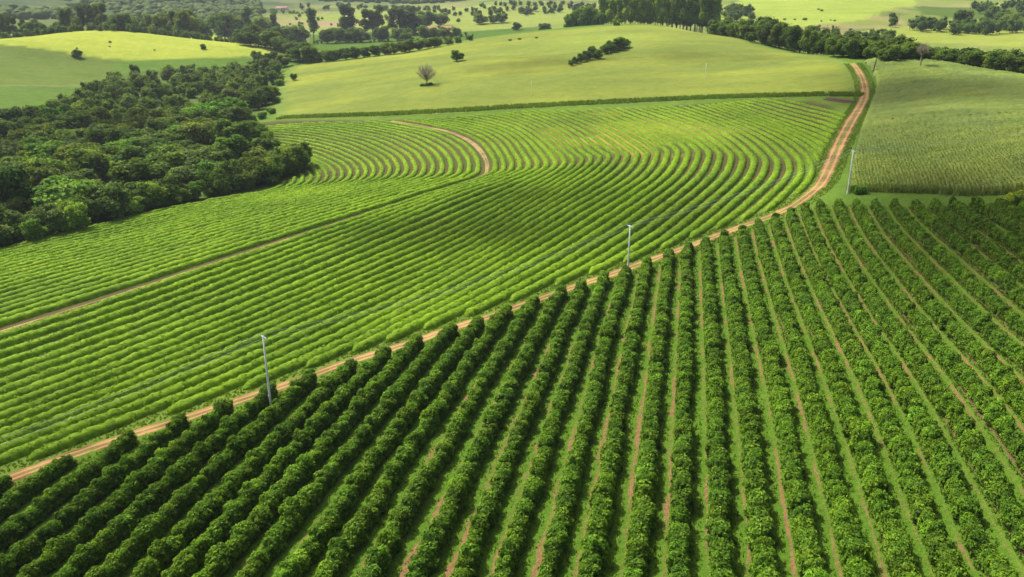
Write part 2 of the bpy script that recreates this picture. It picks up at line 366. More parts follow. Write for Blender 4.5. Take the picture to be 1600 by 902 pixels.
P_FAR1 = poly([(470,28),(560,14),(690,10),(800,14),(880,8),(1090,4),(1090,26),(880,36),(800,44),(700,49),(560,49),(480,50)])
P_WOOD = poly([(-120,412),(0,388),(60,374),(150,350),(230,331),(330,310),(430,285),(478,262),(462,244),(405,218),(372,203),(395,188),(425,165),(428,140),(440,116),(420,104),(330,110),(200,112),(170,130),(120,155),(50,185),(0,200),(-120,210)])
ROADC = catmull(poly([(-160,835),(-60,780),(10,750),(60,731),(130,706),(230,673),(330,641),(440,604),(540,568),(640,537),(700,516),(770,493),(830,472),(890,451),(950,431),(1000,413),(1060,391),(1110,372),(1160,354),(1210,336),(1250,315),(1278,292),(1294,265),(1308,232),(1324,200),(1342,170),(1351,150),(1350,130),(1342,112),(1332,99)]), 14)
KEYS = {  # contour rows: number -> the line it follows, from its low end round the bend to its top end
 -20: [(-60,408),(60,377),(180,352),(290,328),(390,310),(450,298),(487,286),(498,274),(490,262),(470,252),(445,245),(420,241),(390,238)],
 -10: [(-60,452),(60,420),(200,385),(340,349),(460,317),(545,295),(606,279),(622,264),(617,248),(600,235),(560,218),(490,204),(400,198)],
 0: [(-60,530),(75,488),(200,449),(350,400),(500,352),(660,301),(748,273),(761,258),(756,240),(738,220),(705,204),(660,194),(612,186)],
 5: [(-60,601),(100,545),(250,490),(400,431),(560,368),(700,310),(806,271),(826,258),(820,240),(798,213),(765,198),(725,189),(680,182)],
 9: [(-60,655),(100,598),(250,540),(400,480),(560,412),(720,342),(856,274),(882,253),(872,236),(845,212),(815,194),(780,183),(745,177)],
 14: [(-60,722),(100,660),(250,600),(400,538),(560,467),(740,383),(915,278),(951,245),(938,233),(907,208),(875,191),(845,179),(815,171)],
 18: [(-60,775),(100,713),(250,655),(400,592),(580,508),(790,395),(975,284),(1011,243),(1002,228),(972,209),(940,193),(905,180),(870,169)],
 23: [(100,745),(280,677),(450,608),(600,545),(690,506),(870,414),(1056,290),(1091,243),(1082,225),(1055,211),(1020,194),(985,180),(950,166)],
 29: [(700,530),(790,495),(880,458),(960,424),(1050,384),(1120,338),(1180,286),(1197,254),(1187,236),(1155,210),(1110,189),(1065,174),(1030,164)],
 33: [(1060,392),(1100,376),(1140,358),(1190,336),(1225,317),(1250,295),(1266,275),(1269,258),(1258,238),(1225,213),(1180,193),(1130,175),(1090,161)],
 38: [(1300,330),(1310,318),(1320,305),(1328,290),(1333,275),(1335,260),(1333,248),(1325,232),(1305,214),(1265,197),(1215,181),(1170,166),(1140,157)],
 44: [(1390,300),(1392,285),(1393,270),(1392,255),(1390,240),(1387,228),(1382,216),(1370,200),(1345,181),(1310,168),(1270,158),(1235,152),(1200,147)]}
_kr = sorted(KEYS); _kp = np.stack([hit([p[0] for p in KEYS[k]], [p[1] for p in KEYS[k]], 0.9)[:, :2] for k in _kr])
def row_line(r):
    """control line of contour row r, eased between the surveyed ones"""
    i = max(0, min(len(_kr) - 2, int(np.searchsorted(_kr, r, 'right')) - 1))
    t0, t1 = _kr[i], _kr[i + 1]; t = (r - t0) / (t1 - t0)
    def tang(j):
        a, b = max(0, j - 1), min(len(_kr) - 1, j + 1); return (_kp[b] - _kp[a]) / (_kr[b] - _kr[a])
    h = t1 - t0; m0, m1 = tang(i) * h, tang(i + 1) * h
    c = (2 * t ** 3 - 3 * t ** 2 + 1) * _kp[i] + (t ** 3 - 2 * t ** 2 + t) * m0 + (-2 * t ** 3 + 3 * t ** 2) * _kp[i + 1] + (t ** 3 - t ** 2) * m1
    return catmull(c, 24)
TRACKC = row_line(0.0)
# mature coffee rows: far ends along the road, all heading for one point of the compass
TIPS = [(-75,772),(10,745),(105,710),(205,676),(287,648),(357,626),(423,605),(487,584),(550,565),(604,545),(654,527),(705,509),(752,494),(792,479),(836,462),(876,451),(912,439),(946,427),(978,418),(1011,405),(1045,391),(1075,381),(1104,371),(1131,362),(1159,351),(1185,343),(1210,334),(1235,326),(1257,320),(1279,310),(1309,311),(1337,310),(1367,310),(1397,310),(1429,312),(1459,313),(1489,311),(1524,311),(1558,311),(1597,313),(1642,316)]
_tip = hit([t[0] for t in TIPS], [t[1] for t in TIPS], 1.7)[:, :2]
ANG = np.radians(np.interp(np.arange(len(TIPS)), [0, 11, 15, 18, 40], [-15.2, -14.3, -12.7, -11.7, -11.7]))
RDIR = np.stack([np.sin(ANG), -np.cos(ANG)], -1)                # from the far end towards the near end

# ------------------------------------------------------------------ ground sheet, split where one field ends and the next begins
def blend(C, w, c): return C * (1 - w[..., None]) + np.array(c) * w[..., None]
X, Y, R = GX.ravel(), GY.ravel(), GR.ravel(); Aq = np.degrees(GA.ravel())
C = np.tile(np.array([0.088, 0.158, 0.020]), (len(X), 1))       # verge grass
nA = vnoise(X / 90, Y / 90, seed=11) * 0.6 + vnoise(X / 30, Y / 30, seed=12) * 0.4; nB = vnoise(X / 55, Y / 55, seed=13)
far = sstep(650, 900, R); C = blend(C, far, (0.165, 0.205, 0.042))
C = blend(C, far * sstep(0.05, 0.35, nA) * 0.75, (0.085, 0.115, 0.030))          # scrubby far pasture
C = blend(C, far * sstep(0.25, 0.45, nB) * 0.6, (0.26, 0.215, 0.095))
hills = sstep(1500, 2100, R + 750 * sstep(-10, -20, Aq)); C = blend(C, hills * (0.6 + 0.4 * sstep(-0.3, 0.1, nA)), (0.050, 0.078, 0.030))
def edge(P, w=1.2):
    lo, hi = P.min(0) - 40, P.max(0) + 40; sel = (X > lo[0]) & (X < hi[0]) & (Y > lo[1]) & (Y < hi[1])
    sd = np.full(len(X), -1e3); sd[sel] = sdist(P, X[sel], Y[sel]); return sd
REG = np.zeros(len(X), int)
def region(i, P, c, w=1.2):
    global C
    sd = edge(P); wob = vnoise(X / 4, Y / 4, seed=20 + i) * w
    C = blend(C, sstep(-w, w, sd + wob), c); REG[sd > 0] = i; return sd
SD_WOOD = region(1, P_WOOD, (0.075, 0.115, 0.022), 3)
region(2, P_LPAST, (0.270, 0.320, 0.040), 1.5); region(3, P_LCROP, (0.105, 0.150, 0.026), 1.5); region(3, P_LCROP2, (0.085, 0.145, 0.022), 1.5)
region(4, P_STRIP, (0.062, 0.120, 0.012), 3); region(4, poly([(1425,8),(1500,12),(1600,10),(1800,5),(1800,30),(1600,31),(1500,30),(1440,22)]), (0.070, 0.115, 0.018), 5); region(5, P_RPAST, (0.210, 0.255, 0.042), 3); region(6, P_RHILL, (0.235, 0.300, 0.045), 6); region(9, P_FAR1, (0.190, 0.235, 0.045), 5)
region(9, poly([(478,36),(520,34),(562,33),(562,40),(520,41),(478,42)]), (0.270, 0.185, 0.115), 4); region(9, poly([(345,36),(392,33),(392,38),(345,41)]), (0.270, 0.185, 0.115), 4)
sdh = region(7, P_HAY, (0.168, 0.204, 0.034), 1.2)
hn = vnoise(X / 60, Y / 18, seed=31) * 0.6 + vnoise(X / 22, Y / 9, seed=32) * 0.4
wh = sstep(-1, 1, sdh); C = blend(C, wh * sstep(0.0, 0.6, hn) * 0.7, (0.225, 0.260, 0.034)); C = blend(C, wh * sstep(0.0, 0.5, -hn) * 0.6, (0.118, 0.162, 0.032))
swale = np.exp(-((X - hit(935, 62)[0][0]) / 45) ** 2 - ((Y - hit(935, 62)[0][1]) / 40) ** 2); C = blend(C, wh * swale * sstep(-0.2, 0.4, nB) * 0.6, (0.19, 0.25, 0.045))
C = blend(C, wh * sstep(10, 2, sdh) * 0.75, (0.120, 0.185, 0.034))              # rank green margin of the hay
sdc = region(8, P_CORN, (0.070, 0.100, 0.034), 1.0)
sdy = region(10, P_YOUNG, (0.085, 0.075, 0.028), 1.5)                            # leaf litter and weeds between young rows, darkened to stand in for row shade
C = blend(C, sstep(-1, 1, sdy) * sstep(-0.1, 0.5, vnoise(X / 7, Y / 7, seed=41)) * 0.5, (0.060, 0.085, 0.018))
wm = sstep(-2, 2, vnoise(X / 14, Y / 14, seed=42) * 3 - np.hypot((X - hit(1000, 205)[0][0]) / 6, (Y - hit(1000, 205)[0][1]) / 8) + 4); C = blend(C, sstep(-1, 1, sdy) * np.clip(wm, 0, 1) * 0.6, (0.34, 0.30, 0.05))
C = blend(C, sstep(9, 3, np.abs(sdy)) * sstep(-3, 2, sdy) * 0.8, (0.120, 0.200, 0.024))
# brown headland line between the two left crops
hl = poly([(-260,136), (0, 134), (70, 134), (145, 134)]); C = blend(C, sstep(3.0, 1.2, dist_line(hl, X, Y)), (0.16, 0.17, 0.06))
# mature coffee: row count across the field
NR = len(TIPS); s0 = np.array([p @ np.array([math.cos(math.radians(-11.7)), math.sin(math.radians(-11.7))]) for p in _tip])
rowc = np.zeros(len(X)); near = np.zeros(len(X)); sel = (R < 215) & (np.abs(Aq) < 60) & (Y > 5)
xs, ys = X[sel], Y[sel]; cross = np.zeros((NR, len(xs))); along = np.zeros((NR, len(xs)))
for i in range(NR):
    nx, ny = -RDIR[i, 1], RDIR[i, 0]
    cross[i] = (xs - _tip[i, 0]) * nx + (ys - _tip[i, 1]) * ny; along[i] = (xs - _tip[i, 0]) * RDIR[i, 0] + (ys - _tip[i, 1]) * RDIR[i, 1]
k = np.clip((cross > 0).sum(0) - 1, 0, NR - 2); ii = np.arange(len(xs))
f = cross[k, ii] / np.maximum(cross[k, ii] - cross[k + 1, ii], 1e-3)
rc = k + np.clip(f, -3, 4); rowc[sel] = rc
al = along[k, ii] * (1 - np.clip(f, 0, 1)) + along[k + 1, ii] * np.clip(f, 0, 1)
near[sel] = sstep(-1.2, 0.6, al) * sstep(0.5, -0.6, sdy[sel]) * (rc > -2.5); REG[sel] = np.where(near[sel] > 0.5, 11, REG[sel])
near[sel] *= 1 - sstep(2.6, 1.2, dist_line(ROADC[::3], xs, ys)); 
C4 = np.concatenate([C, np.ones((len(X), 1))], 1)
nr_, na_ = GX.shape; idx = np.arange(nr_ * na_).reshape(nr_, na_)
Q4 = np.stack([idx[:-1, :-1], idx[:-1, 1:], idx[1:, 1:], idx[1:, :-1]], -1).reshape(-1, 4)
GV = np.stack([X, Y, GZ.ravel()], -1)
fr_ = REG[Q4].max(1) * 0 + np.median(REG[Q4], axis=1).astype(int)
RNAME = {0: 'ground', 1: 'woodland_floor', 2: 'pasture', 3: 'green_crop_field', 4: 'dark_green_field', 5: 'far_pasture', 6: 'hill_pasture', 7: 'hay_field', 8: 'maize_field_soil', 9: 'valley_pasture', 10: 'young_coffee_field_soil', 11: 'coffee_field_lanes'}
for r_, nm in RNAME.items():
    q = Q4[fr_ == r_]
    if not len(q): continue
    u, inv = np.unique(q, return_inverse=True)
    me = mesh_np(nm, GV[u], inv.reshape(-1, 4), {'rowc': rowc[u], 'near': near[u]}, {'Col': C4[u]}, smooth=True)
    tag(obj(nm, me, GROUND), kind='structure')

# ------------------------------------------------------------------ dirt road and contour track
def ribbon(name, line, width, m, lift=0.05, nx=13, rut=0.07, step=0.9):
    L = resample(line, step); t = np.gradient(L, axis=0); t /= np.linalg.norm(t, axis=1)[:, None]; n = np.stack([-t[:, 1], t[:, 0]], -1)
    a = np.linspace(-1, 1, nx); w = np.asarray(width) if np.ndim(width) else np.full(len(L), width)
    if len(w) != len(L): w = np.interp(np.linspace(0, 1, len(L)), np.linspace(0, 1, len(w)), w)
    Px = L[:, None, 0] + n[:, None, 0] * a[None] * w[:, None] / 2; Py = L[:, None, 1] + n[:, None, 1] * a[None] * w[:, None] / 2
    Pz = height(Px.ravel(), Py.ravel()).reshape(Px.shape) + lift - rut * np.exp(-((np.abs(a) - 0.42) / 0.14) ** 2)[None] - 0.14 * (np.abs(a) > 0.97)[None]
    Pz += 0.04 * vnoise(Px / 0.8, Py / 0.8, seed=9)
    V = np.stack([Px, Py, Pz], -1).reshape(-1, 3); i = np.arange(len(V)).reshape(Px.shape)
    F = np.stack([i[:-1, :-1], i[:-1, 1:], i[1:, 1:], i[1:, :-1]], -1).reshape(-1, 4)
    me = mesh_np(name, V, F, {'across': np.tile(a, len(L))}, smooth=True)
    return tag(obj(name, me, m), kind='structure')
ribbon('dirt_road', ROADC, [2.9, 2.9, 2.9, 3.3, 4.3, 5.6, 5.2, 3.8, 2.6], ROAD, 0.09)
tl = TRACKC[(inside(P_YOUNG, TRACKC[:, 0], TRACKC[:, 1]))]
ribbon('contour_track', tl, [1.0, 0.55, 0.55, 0.6, 1.1, 2.2, 2.3, 1.6], TRACK, 0.09, 9, 0.05)

# ------------------------------------------------------------------ leafy building blocks
def rand_dirs(n, up=0.0):
    v = rng.normal(size=(n, 3)); v[:, 2] += up; return v / np.linalg.norm(v, axis=1)[:, None]
def cards(P, Nn, ln, wd, fold=0.18):
    """one folded four-sided leaf per point, lying roughly across its normal and drooping"""
    n = len(P); t = np.cross(Nn, rand_dirs(n)); t /= np.linalg.norm(t, axis=1)[:, None] + 1e-9; b = np.cross(Nn, t)
    ln = np.asarray(ln).reshape(-1, 1) * np.ones((n, 1)); wd = np.asarray(wd).reshape(-1, 1) * np.ones((n, 1))
    V = np.empty((n, 4, 3)); V[:, 0] = P - t * ln / 2; V[:, 2] = P + t * ln / 2 - Nn * ln * fold; V[:, 1] = P - b * wd / 2 + Nn * wd * 0.2; V[:, 3] = P + b * wd / 2 + Nn * wd * 0.2
    return V.reshape(-1, 3), np.arange(4 * n).reshape(n, 4)
import bmesh
_bm = bmesh.new(); bmesh.ops.create_icosphere(_bm, subdivisions=2, radius=1); ICO_V = np.array([v.co[:] for v in _bm.verts]); ICO_F = np.array([[v.index for v in f.verts] for f in _bm.faces]); _bm.free()
_bm = bmesh.new(); bmesh.ops.create_icosphere(_bm, subdivisions=1, radius=1); IC1_V = np.array([v.co[:] for v in _bm.verts]); IC1_F = np.array([[v.index for v in f.verts] for f in _bm.faces]); _bm.free()
def foliage(lobes, n, ln, wd, core=0.86, up=0.35, rough=0.35, smallco=True, tint=(0.1, 0.9)):
    """leaves over a cluster of lobes (x,y,z,rx,rz) with a lumpy leafy core so that no daylight shows through the middle"""
    L = np.array(lobes); area = L[:, 3] * (L[:, 3] + L[:, 4]); pick = rng.choice(len(L), int(n * 2.2), p=area / area.sum())
    d = rand_dirs(len(pick), 0.25); r = 1 + rng.normal(0, 0.10, len(pick))
    sc = np.stack([L[pick, 3], L[pick, 3], L[pick, 4]], -1); P = L[pick, :3] + d * sc * r[:, None]
    ok = np.ones(len(P), bool)
    for j in range(len(L)):
        q = (P - L[j, :3]) / np.array([L[j, 3], L[j, 3], L[j, 4]]); ok &= ((q ** 2).sum(1) > 0.62) | (pick == j)
    ok &= P[:, 2] > 0.03; P, d = P[ok][:n], d[ok][:n]
    Nn = d + rand_dirs(len(P)) * rough * 1.6; Nn[:, 2] += up; Nn /= np.linalg.norm(Nn, axis=1)[:, None]
    s = rng.uniform(0.7, 1.3, len(P)); V, F = cards(P, Nn, ln * s, wd * s)
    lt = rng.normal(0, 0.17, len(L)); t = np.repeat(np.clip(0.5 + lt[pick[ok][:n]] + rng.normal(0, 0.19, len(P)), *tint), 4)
    Vs, Fs, Ts = [V], [F], [t]; tri = []; off = len(V)
    bv, bf = (IC1_V, IC1_F) if smallco else (ICO_V, ICO_F)
    for x, y, z, rx, rz in lobes:
        j = rng.uniform(0.85, 1.1, len(bv))[:, None]; v = bv * j * core * np.array([rx, rx, rz]) + (x, y, z); v[:, 2] = np.maximum(v[:, 2], 0.05)
        Vs.append(v); tri.append(bf + off); off += len(v); Ts.append(rng.uniform(0.05, 0.55, len(v)))  # core toned darker than the outer leaves, inner shade put into the tint
    return np.vstack(Vs), [F, np.vstack(tri)], np.concatenate(Ts)
def tube(path, rad, seg=6):
    """tapered tube; returns verts and quads"""
    P = np.array(path, float); Rd = np.array(rad, float); t = np.gradient(P, axis=0); t /= np.linalg.norm(t, axis=1)[:, None] + 1e-9
    ref = np.array([0.31, 0.95, 0.05]); a = np.cross(t, ref); a /= np.linalg.norm(a, axis=1)[:, None] + 1e-9; b = np.cross(t, a)
    th = np.linspace(0, 2 * np.pi, seg, endpoint=False)
    V = P[:, None] + Rd[:, None, None] * (np.cos(th)[None, :, None] * a[:, None] + np.sin(th)[None, :, None] * b[:, None])
    i = np.arange(len(P) * seg).reshape(len(P), seg)
    F = np.stack([i[:-1], np.roll(i[:-1], -1, 1), np.roll(i[1:], -1, 1), i[1:]], -1).reshape(-1, 4)
    return V.reshape(-1, 3), F
def merge(parts):
    V, F, off = [], [], 0
    for v, f in parts: V.append(v); F.append(np.asarray(f) + off); off += len(v)
    return np.vstack(V), np.vstack(F)

# ------------------------------------------------------------------ mature coffee hedges: each row a thing, each bush a part of it
def bush_mesh(i):
    lob = [(0, 0, 0.70, 0.95, 0.70), (0, 0, 1.35, 0.82, 0.80)]
    for k in range(13):
        a = rng.uniform(0, 2 * np.pi); z = rng.uniform(0.40, 2.05); q = rng.uniform(0.62, 0.95) * math.sqrt(max(0.05, 1 - (z / 2.45) ** 2)); r = rng.uniform(0.30, 0.50)
        lob.append((math.cos(a) * q, math.sin(a) * q, z, r, r * 0.78))
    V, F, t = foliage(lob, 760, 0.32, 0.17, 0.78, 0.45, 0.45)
    return mesh_np('coffee_bush', V, F, {'tint': t})
BUSH = [bush_mesh(i) for i in range(14)]
for b_ in BUSH: b_.materials.append(COFFEE)
CAMF = np.array([0.0, 0.0])
for i in range(NR):
    t0 = _tip[i]; d = RDIR[i]; nb = np.array([-d[1], d[0]]); bend = vnoise(np.arange(200) / 9.0, np.full(200, i * 3.7), seed=51) * 0.22
    root = bpy.data.objects.new('coffee_hedge', None); COL.objects.link(root); root.location = (t0[0], t0[1], float(height(t0[0], t0[1]))); root.empty_display_size = 0.5
    side = 'left' if i < NR / 2 else 'right'; n_ = i if side == 'left' else NR - i - 1
    tag(root, f'dark green mature coffee hedge, {ordinal(i + 1)} row from the left along the dirt road', 'hedge', 'rows of mature coffee beside the dirt road')
    s = 0.6; k = 0
    while s < 175:
        p = t0 + d * s + nb * (bend[int(s)] + random.gauss(0, 0.07)); s += random.uniform(1.0, 1.3); k += 1
        az = math.degrees(math.atan2(p[0], p[1])); rr = math.hypot(*p)
        dep = p[1] * CP + 55 * SP; px = 800 + FPX * p[0] / dep; py = CY + FPX * ((CAMZ - 10) * CP - p[1] * SP) / dep
        if px < -170 or px > 1770 or py > 1010 or p[1] < 20: continue
        if random.random() < 0.008: continue
        z = float(height(p[0], p[1])); o = bpy.data.objects.new('coffee_bush', random.choice(BUSH)); COL.objects.link(o); o.parent = root
        o.location = (p[0] - t0[0], p[1] - t0[1], z - root.location.z - 0.05); o.rotation_euler = (random.gauss(0, 0.05), random.gauss(0, 0.05), ANG[i] + random.choice((0, math.pi)) + random.gauss(0, 0.22))
        sc = random.uniform(0.86, 1.18) * (1 + 0.10 * float(vnoise(np.array([p[0] / 9]), np.array([p[1] / 9]), seed=55)[0])); lean_ = 1.0 - 0.20 * min(1.0, max(0.0, (i - 22) / 8.0)); o.scale = (sc * lean_ * random.uniform(0.82, 0.98), sc * random.uniform(1.0, 1.16), sc * (0.45 + 0.55 * lean_) * random.uniform(0.90, 1.14))
        g = random.uniform(0.84, 1.2) if random.random() > 0.02 else 1.5; o.color = (g * random.uniform(0.92, 1.08), g, g * random.uniform(0.85, 1.1), 1)

# ------------------------------------------------------------------ young coffee on the contour: one thing per row
def young_row(r):
    L = row_line(r); L = resample(L, 0.5)
    dr = dist_line(ROADC[::2], L[:, 0], L[:, 1]); ok = inside(P_YOUNG, L[:, 0], L[:, 1]) & (dr > 3.2)
    if r != 0: ok &= dist_line(TRACKC[::4], L[:, 0], L[:, 1]) > (1.15 if r > 0 else 1.5)
    runs, cur = [], []
    for j, o_ in enumerate(ok):
        if o_: cur.append(j)
        elif cur: runs.append(cur); cur = []
    if cur: runs.append(cur)
    runs = [q for q in runs if len(q) > 8]
    if not runs: return None
    Vs, Fs, Ts, off = [], [], [], 0
    n0, n1 = row_line(r - 0.5), row_line(r + 0.5)
    for q in runs:
        P = L[q]; dist = float(np.hypot(P[:, 0], P[:, 1]).mean()); P = resample(P, 0.32 if dist < 190 else 0.42 if dist < 260 else 0.55); n = len(P)
        T = np.gradient(P, axis=0); T /= np.linalg.norm(T, axis=1)[:, None] + 1e-9; Nn = np.stack([-T[:, 1], T[:, 0]], -1)
        th = np.linspace(0, np.pi, 8); sp = float(np.median([np.min(np.hypot(*(n1 - p).T)) + np.min(np.hypot(*(n0 - p).T)) for p in P[::max(1, n // 12)]]))
        hw = min(1.12, max(0.52, 0.33 * sp)); hh = 1.12 * (0.75 + 0.25 * hw)
        s_ = np.arange(n); endf = np.sqrt(np.clip(np.minimum(s_, n - 1 - s_) / 3.0, 0.05, 1))
        low = 1 + 0.10 * vnoise(P[:, 0] / 2.2, P[:, 1] / 2.2, seed=61) + 0.10 * vnoise(P[:, 0] / 7, P[:, 1] / 7, seed=62)
        ff = sstep(225, 330, np.hypot(P[:, 0], P[:, 1])); wf = 1 - 0.20 * ff; hf = 1 - 0.42 * ff
        ox = np.cos(th)[None] * hw * (wf * endf * (0.8 + 0.2 * low))[:, None]; oz = (np.sin(th) ** 0.8)[None] * hh * (hf * endf * low)[:, None]
        px = P[:, None, 0] + Nn[:, None, 0] * ox; py = P[:, None, 1] + Nn[:, None, 1] * ox; bz = height(P[:, 0], P[:, 1])[:, None]; pz = bz + oz - 0.03
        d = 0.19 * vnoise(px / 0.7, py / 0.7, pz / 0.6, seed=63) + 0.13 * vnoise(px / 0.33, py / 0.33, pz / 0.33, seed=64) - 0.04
        px += Nn[:, None, 0] * np.cos(th)[None] * d; py += Nn[:, None, 1] * np.cos(th)[None] * d; pz += np.sin(th)[None] * d
        V = np.stack([px, py, pz], -1).reshape(-1, 3); ix = np.arange(n * 8).reshape(n, 8) + off
        F = np.stack([ix[:-1, :-1], ix[1:, :-1], ix[1:, 1:], ix[:-1, 1:]], -1).reshape(-1, 4)
        Vs.append(V); Fs.append(F); off += len(V)
        Ts.append(np.clip(0.42 + 0.9 * d.ravel() + rng.normal(0, 0.14, len(V)), 0, 1))  # row body darker in its hollows, crease shade painted into the tint
        m = int(n * (6.5 if dist < 190 else 5.0 if dist < 260 else 3.6)); a = rng.integers(0, n, m); tt = np.pi * rng.beta(2.0, 2.0, m); h_ = 1.0 + rng.normal(0, 0.07, m)
        cx = np.cos(tt) * hw * h_ * (wf * endf)[a]; cz = np.sin(tt) ** 0.8 * hh * h_ * (hf * endf * low)[a]; jit = rng.normal(0, 0.15, m)
        c = np.stack([P[a, 0] + Nn[a, 0] * cx + T[a, 0] * jit, P[a, 1] + Nn[a, 1] * cx + T[a, 1] * jit, bz[a, 0] + cz], -1)
        nn = np.stack([Nn[a, 0] * np.cos(tt), Nn[a, 1] * np.cos(tt), np.sin(tt) + 0.2], -1) + rand_dirs(m) * 1.0; nn /= np.linalg.norm(nn, axis=1)[:, None]
        sz = rng.uniform(0.22, 0.44, m); cv, cf = cards(c, nn, sz, sz * 0.6)
        Vs.append(cv); Fs.append(cf + off); off += len(cv); Ts.append(np.repeat(np.clip(0.50 + 0.36 * vnoise(c[:, 0] / 0.9, c[:, 1] / 0.9, seed=66) + 0.18 * vnoise(c[:, 0] / 6, c[:, 1] / 6, seed=67) + rng.normal(0, 0.20, m), 0, 1), 4))
    V = np.vstack(Vs); base = np.array([V[0, 0], V[0, 1], float(height(V[0, 0], V[0, 1]))])
    me = mesh_np('young_coffee_row', V - base, np.vstack(Fs), {'tint': np.concatenate(Ts)})
    o = obj('young_coffee_row', me, YOUNG, loc=tuple(base)); g = random.uniform(0.93, 1.07); o.color = (g, g, g, 1)
    if r < 0: lab = f'low light green contour row of young coffee, {ordinal(-r)} from the dirt track towards the woodland'
    else: lab = f'low light green contour row of young coffee, {ordinal(r)} from the dirt track towards the road'
    return tag(o, lab, 'crop row', 'contour rows of young coffee')
for r in list(range(-24, 0)) + list(range(1, 44)): young_row(r)

# ------------------------------------------------------------------ maize
def maize():
    az = math.radians(20.0); U = np.array([math.cos(az), -math.sin(az)]); W = np.array([math.sin(az), math.cos(az)])
    pu, pw = P_CORN @ U, P_CORN @ W; lane = poly([(1366,146),(1420,150),(1500,153),(1620,160),(1800,172)])
    edge_w = np.array([(p @ W) for p in poly([(1329,301),(1800,301)])]).min()
    Vs, Fs, Ts, off = [], [], [], 0
    for du, dv, lo, hi in ((0.27, 1.0, edge_w - 2, edge_w + 125), (0.8, 1.7, edge_w + 124, pw.max() + 1)):
        u = np.arange(pu.min() - 1, pu.max() + 1, du); v = np.arange(lo, hi, dv); uu, vv = np.meshgrid(u, v)
        x = uu * U[0] + vv * W[0]; y = uu * U[1] + vv * W[1]; sd = sdist(P_CORN, x.ravel(), y.ravel()).reshape(x.shape)
        rows = 0.5 + 0.5 * np.cos(uu * 2 * np.pi / 0.81) * sstep(edge_w + 135, edge_w + 30, vv) if du < 0.5 else 0.5
        h = 1.15 + 0.65 * rows + 0.35 * vnoise(x / 0.9, y / 0.9, seed=71) + 0.30 * vnoise(x / 6, y / 6, seed=72) + 0.25 * vnoise(x / 25, y / 25, seed=73)
        h += rng.uniform(-0.12, 0.12, h.shape)
        h *= sstep(-0.1, 0.45, sd) * (1 - 0.85 * sstep(1.9, 0.7, dist_line(lane, x, y)))
        keep = sd > -0.7; z = height(x.ravel(), y.ravel()).reshape(x.shape) + h - 0.08
        ix = np.arange(x.size).reshape(x.shape); q = np.stack([ix[:-1, :-1], ix[:-1, 1:], ix[1:, 1:], ix[1:, :-1]], -1).reshape(-1, 4)
        q = q[keep.ravel()[q].all(1)]; us, inv = np.unique(q, return_inverse=True)
        V = np.stack([x, y, z], -1).reshape(-1, 3)[us]; Vs.append(V); Fs.append(inv.reshape(-1, 4) + off); off += len(V)
        Ts.append(np.clip(0.35 + 0.18 * (np.broadcast_to(rows, x.shape).ravel()[us] - 0.5) + 0.22 * vnoise(V[:, 0] / 12, V[:, 1] / 3, seed=74) + rng.normal(0, 0.11, len(V)), 0, 1))
        if du < 0.5:
            m = 52000; k = rng.integers(0, len(V), m); k = k[rng.random(len(k)) < sstep(edge_w + 125, edge_w + 5, V[k] @ np.array([W[0], W[1], 0]))]; c = V[k] + rng.normal(0, 0.12, (len(k), 3)) + (0, 0, 0.12)
            nn = rand_dirs(len(k)); nn[:, 2] *= 0.5; nn /= np.linalg.norm(nn, axis=1)[:, None]; cv, cf = cards(c, nn, rng.uniform(0.5, 0.95, len(k)), 0.14, 0.4)
            Vs.append(cv); Fs.append(cf + off); off += len(cv); Ts.append(np.repeat(np.clip(rng.normal(0.55, 0.22, len(k)), 0, 1), 4))
    me = mesh_np('maize_plants', np.vstack(Vs), np.vstack(Fs), {'tint': np.concatenate(Ts)})
    tag(obj('maize_plants', me, CORNL), 'dense grey-green maize crop filling the field right of the road', 'crop', kind='stuff')
maize()

# ------------------------------------------------------------------ rank grass: hay margin, road verges, coffee lanes
def grass(name, P, hgt, wid, label, tint=(0.5, 0.22), blades=3):
    m = len(P); P = np.repeat(P, blades, 0) + np.concatenate([rng.normal(0, hgt * 0.25, (m * blades, 2)), np.zeros((m * blades, 1))], 1)
    n = len(P); a = rng.uniform(0, 2 * np.pi, n); h = hgt * rng.uniform(0.6, 1.3, n); t = np.stack([np.cos(a), np.sin(a), np.zeros(n)], -1) * (wid * rng.uniform(0.7, 1.3, n))[:, None]
    lean = rng.normal(0, 0.32, (n, 2)) * h[:, None]; top = P + np.concatenate([lean, h[:, None]], 1)
    V = np.stack([P - t / 2, P + t / 2, top + t * 0.12, top - t * 0.12], 1).reshape(-1, 3)
    me = mesh_np(name, V, np.arange(4 * n).reshape(n, 4), {'tint': np.repeat(np.clip(rng.normal(tint[0], tint[1], n), 0, 1), 4)})
    return tag(obj(name, me, GRASSL), label, 'grass', kind='stuff')
def along_line(line, n, side_lo, side_hi):
    L = resample(line, 0.5); k = rng.integers(0, len(L) - 1, n); t = L[k + 1] - L[k]; t /= np.linalg.norm(t, axis=1)[:, None] + 1e-9
    o_ = rng.uniform(side_lo, side_hi, n)[:, None] * np.stack([-t[:, 1], t[:, 0]], -1) + t * rng.uniform(-0.3, 0.3, (n, 1)); p = L[k] + o_
    return np.concatenate([p, height(p[:, 0], p[:, 1])[:, None]], 1)
HEDGE = poly([(1345,151),(1290,150),(1200,152),(1100,155),(1000,160),(900,165),(800,170),(700,176),(600,181),(500,184),(432,187)])
grass('hay_margin_grass', along_line(HEDGE, 8000, -6.0, 0.4), 0.95, 0.40, 'tall rank green grass along the lower edge of the hay hill', (0.42, 0.22), 2)
vg = np.vstack([along_line(ROADC, 5000, 1.7, 4.2), along_line(ROADC, 5000, -4.2, -1.7)])
grass('road_verge_grass', vg, 0.26, 0.24, 'short bright grass along both verges of the dirt road', (0.6, 0.22))
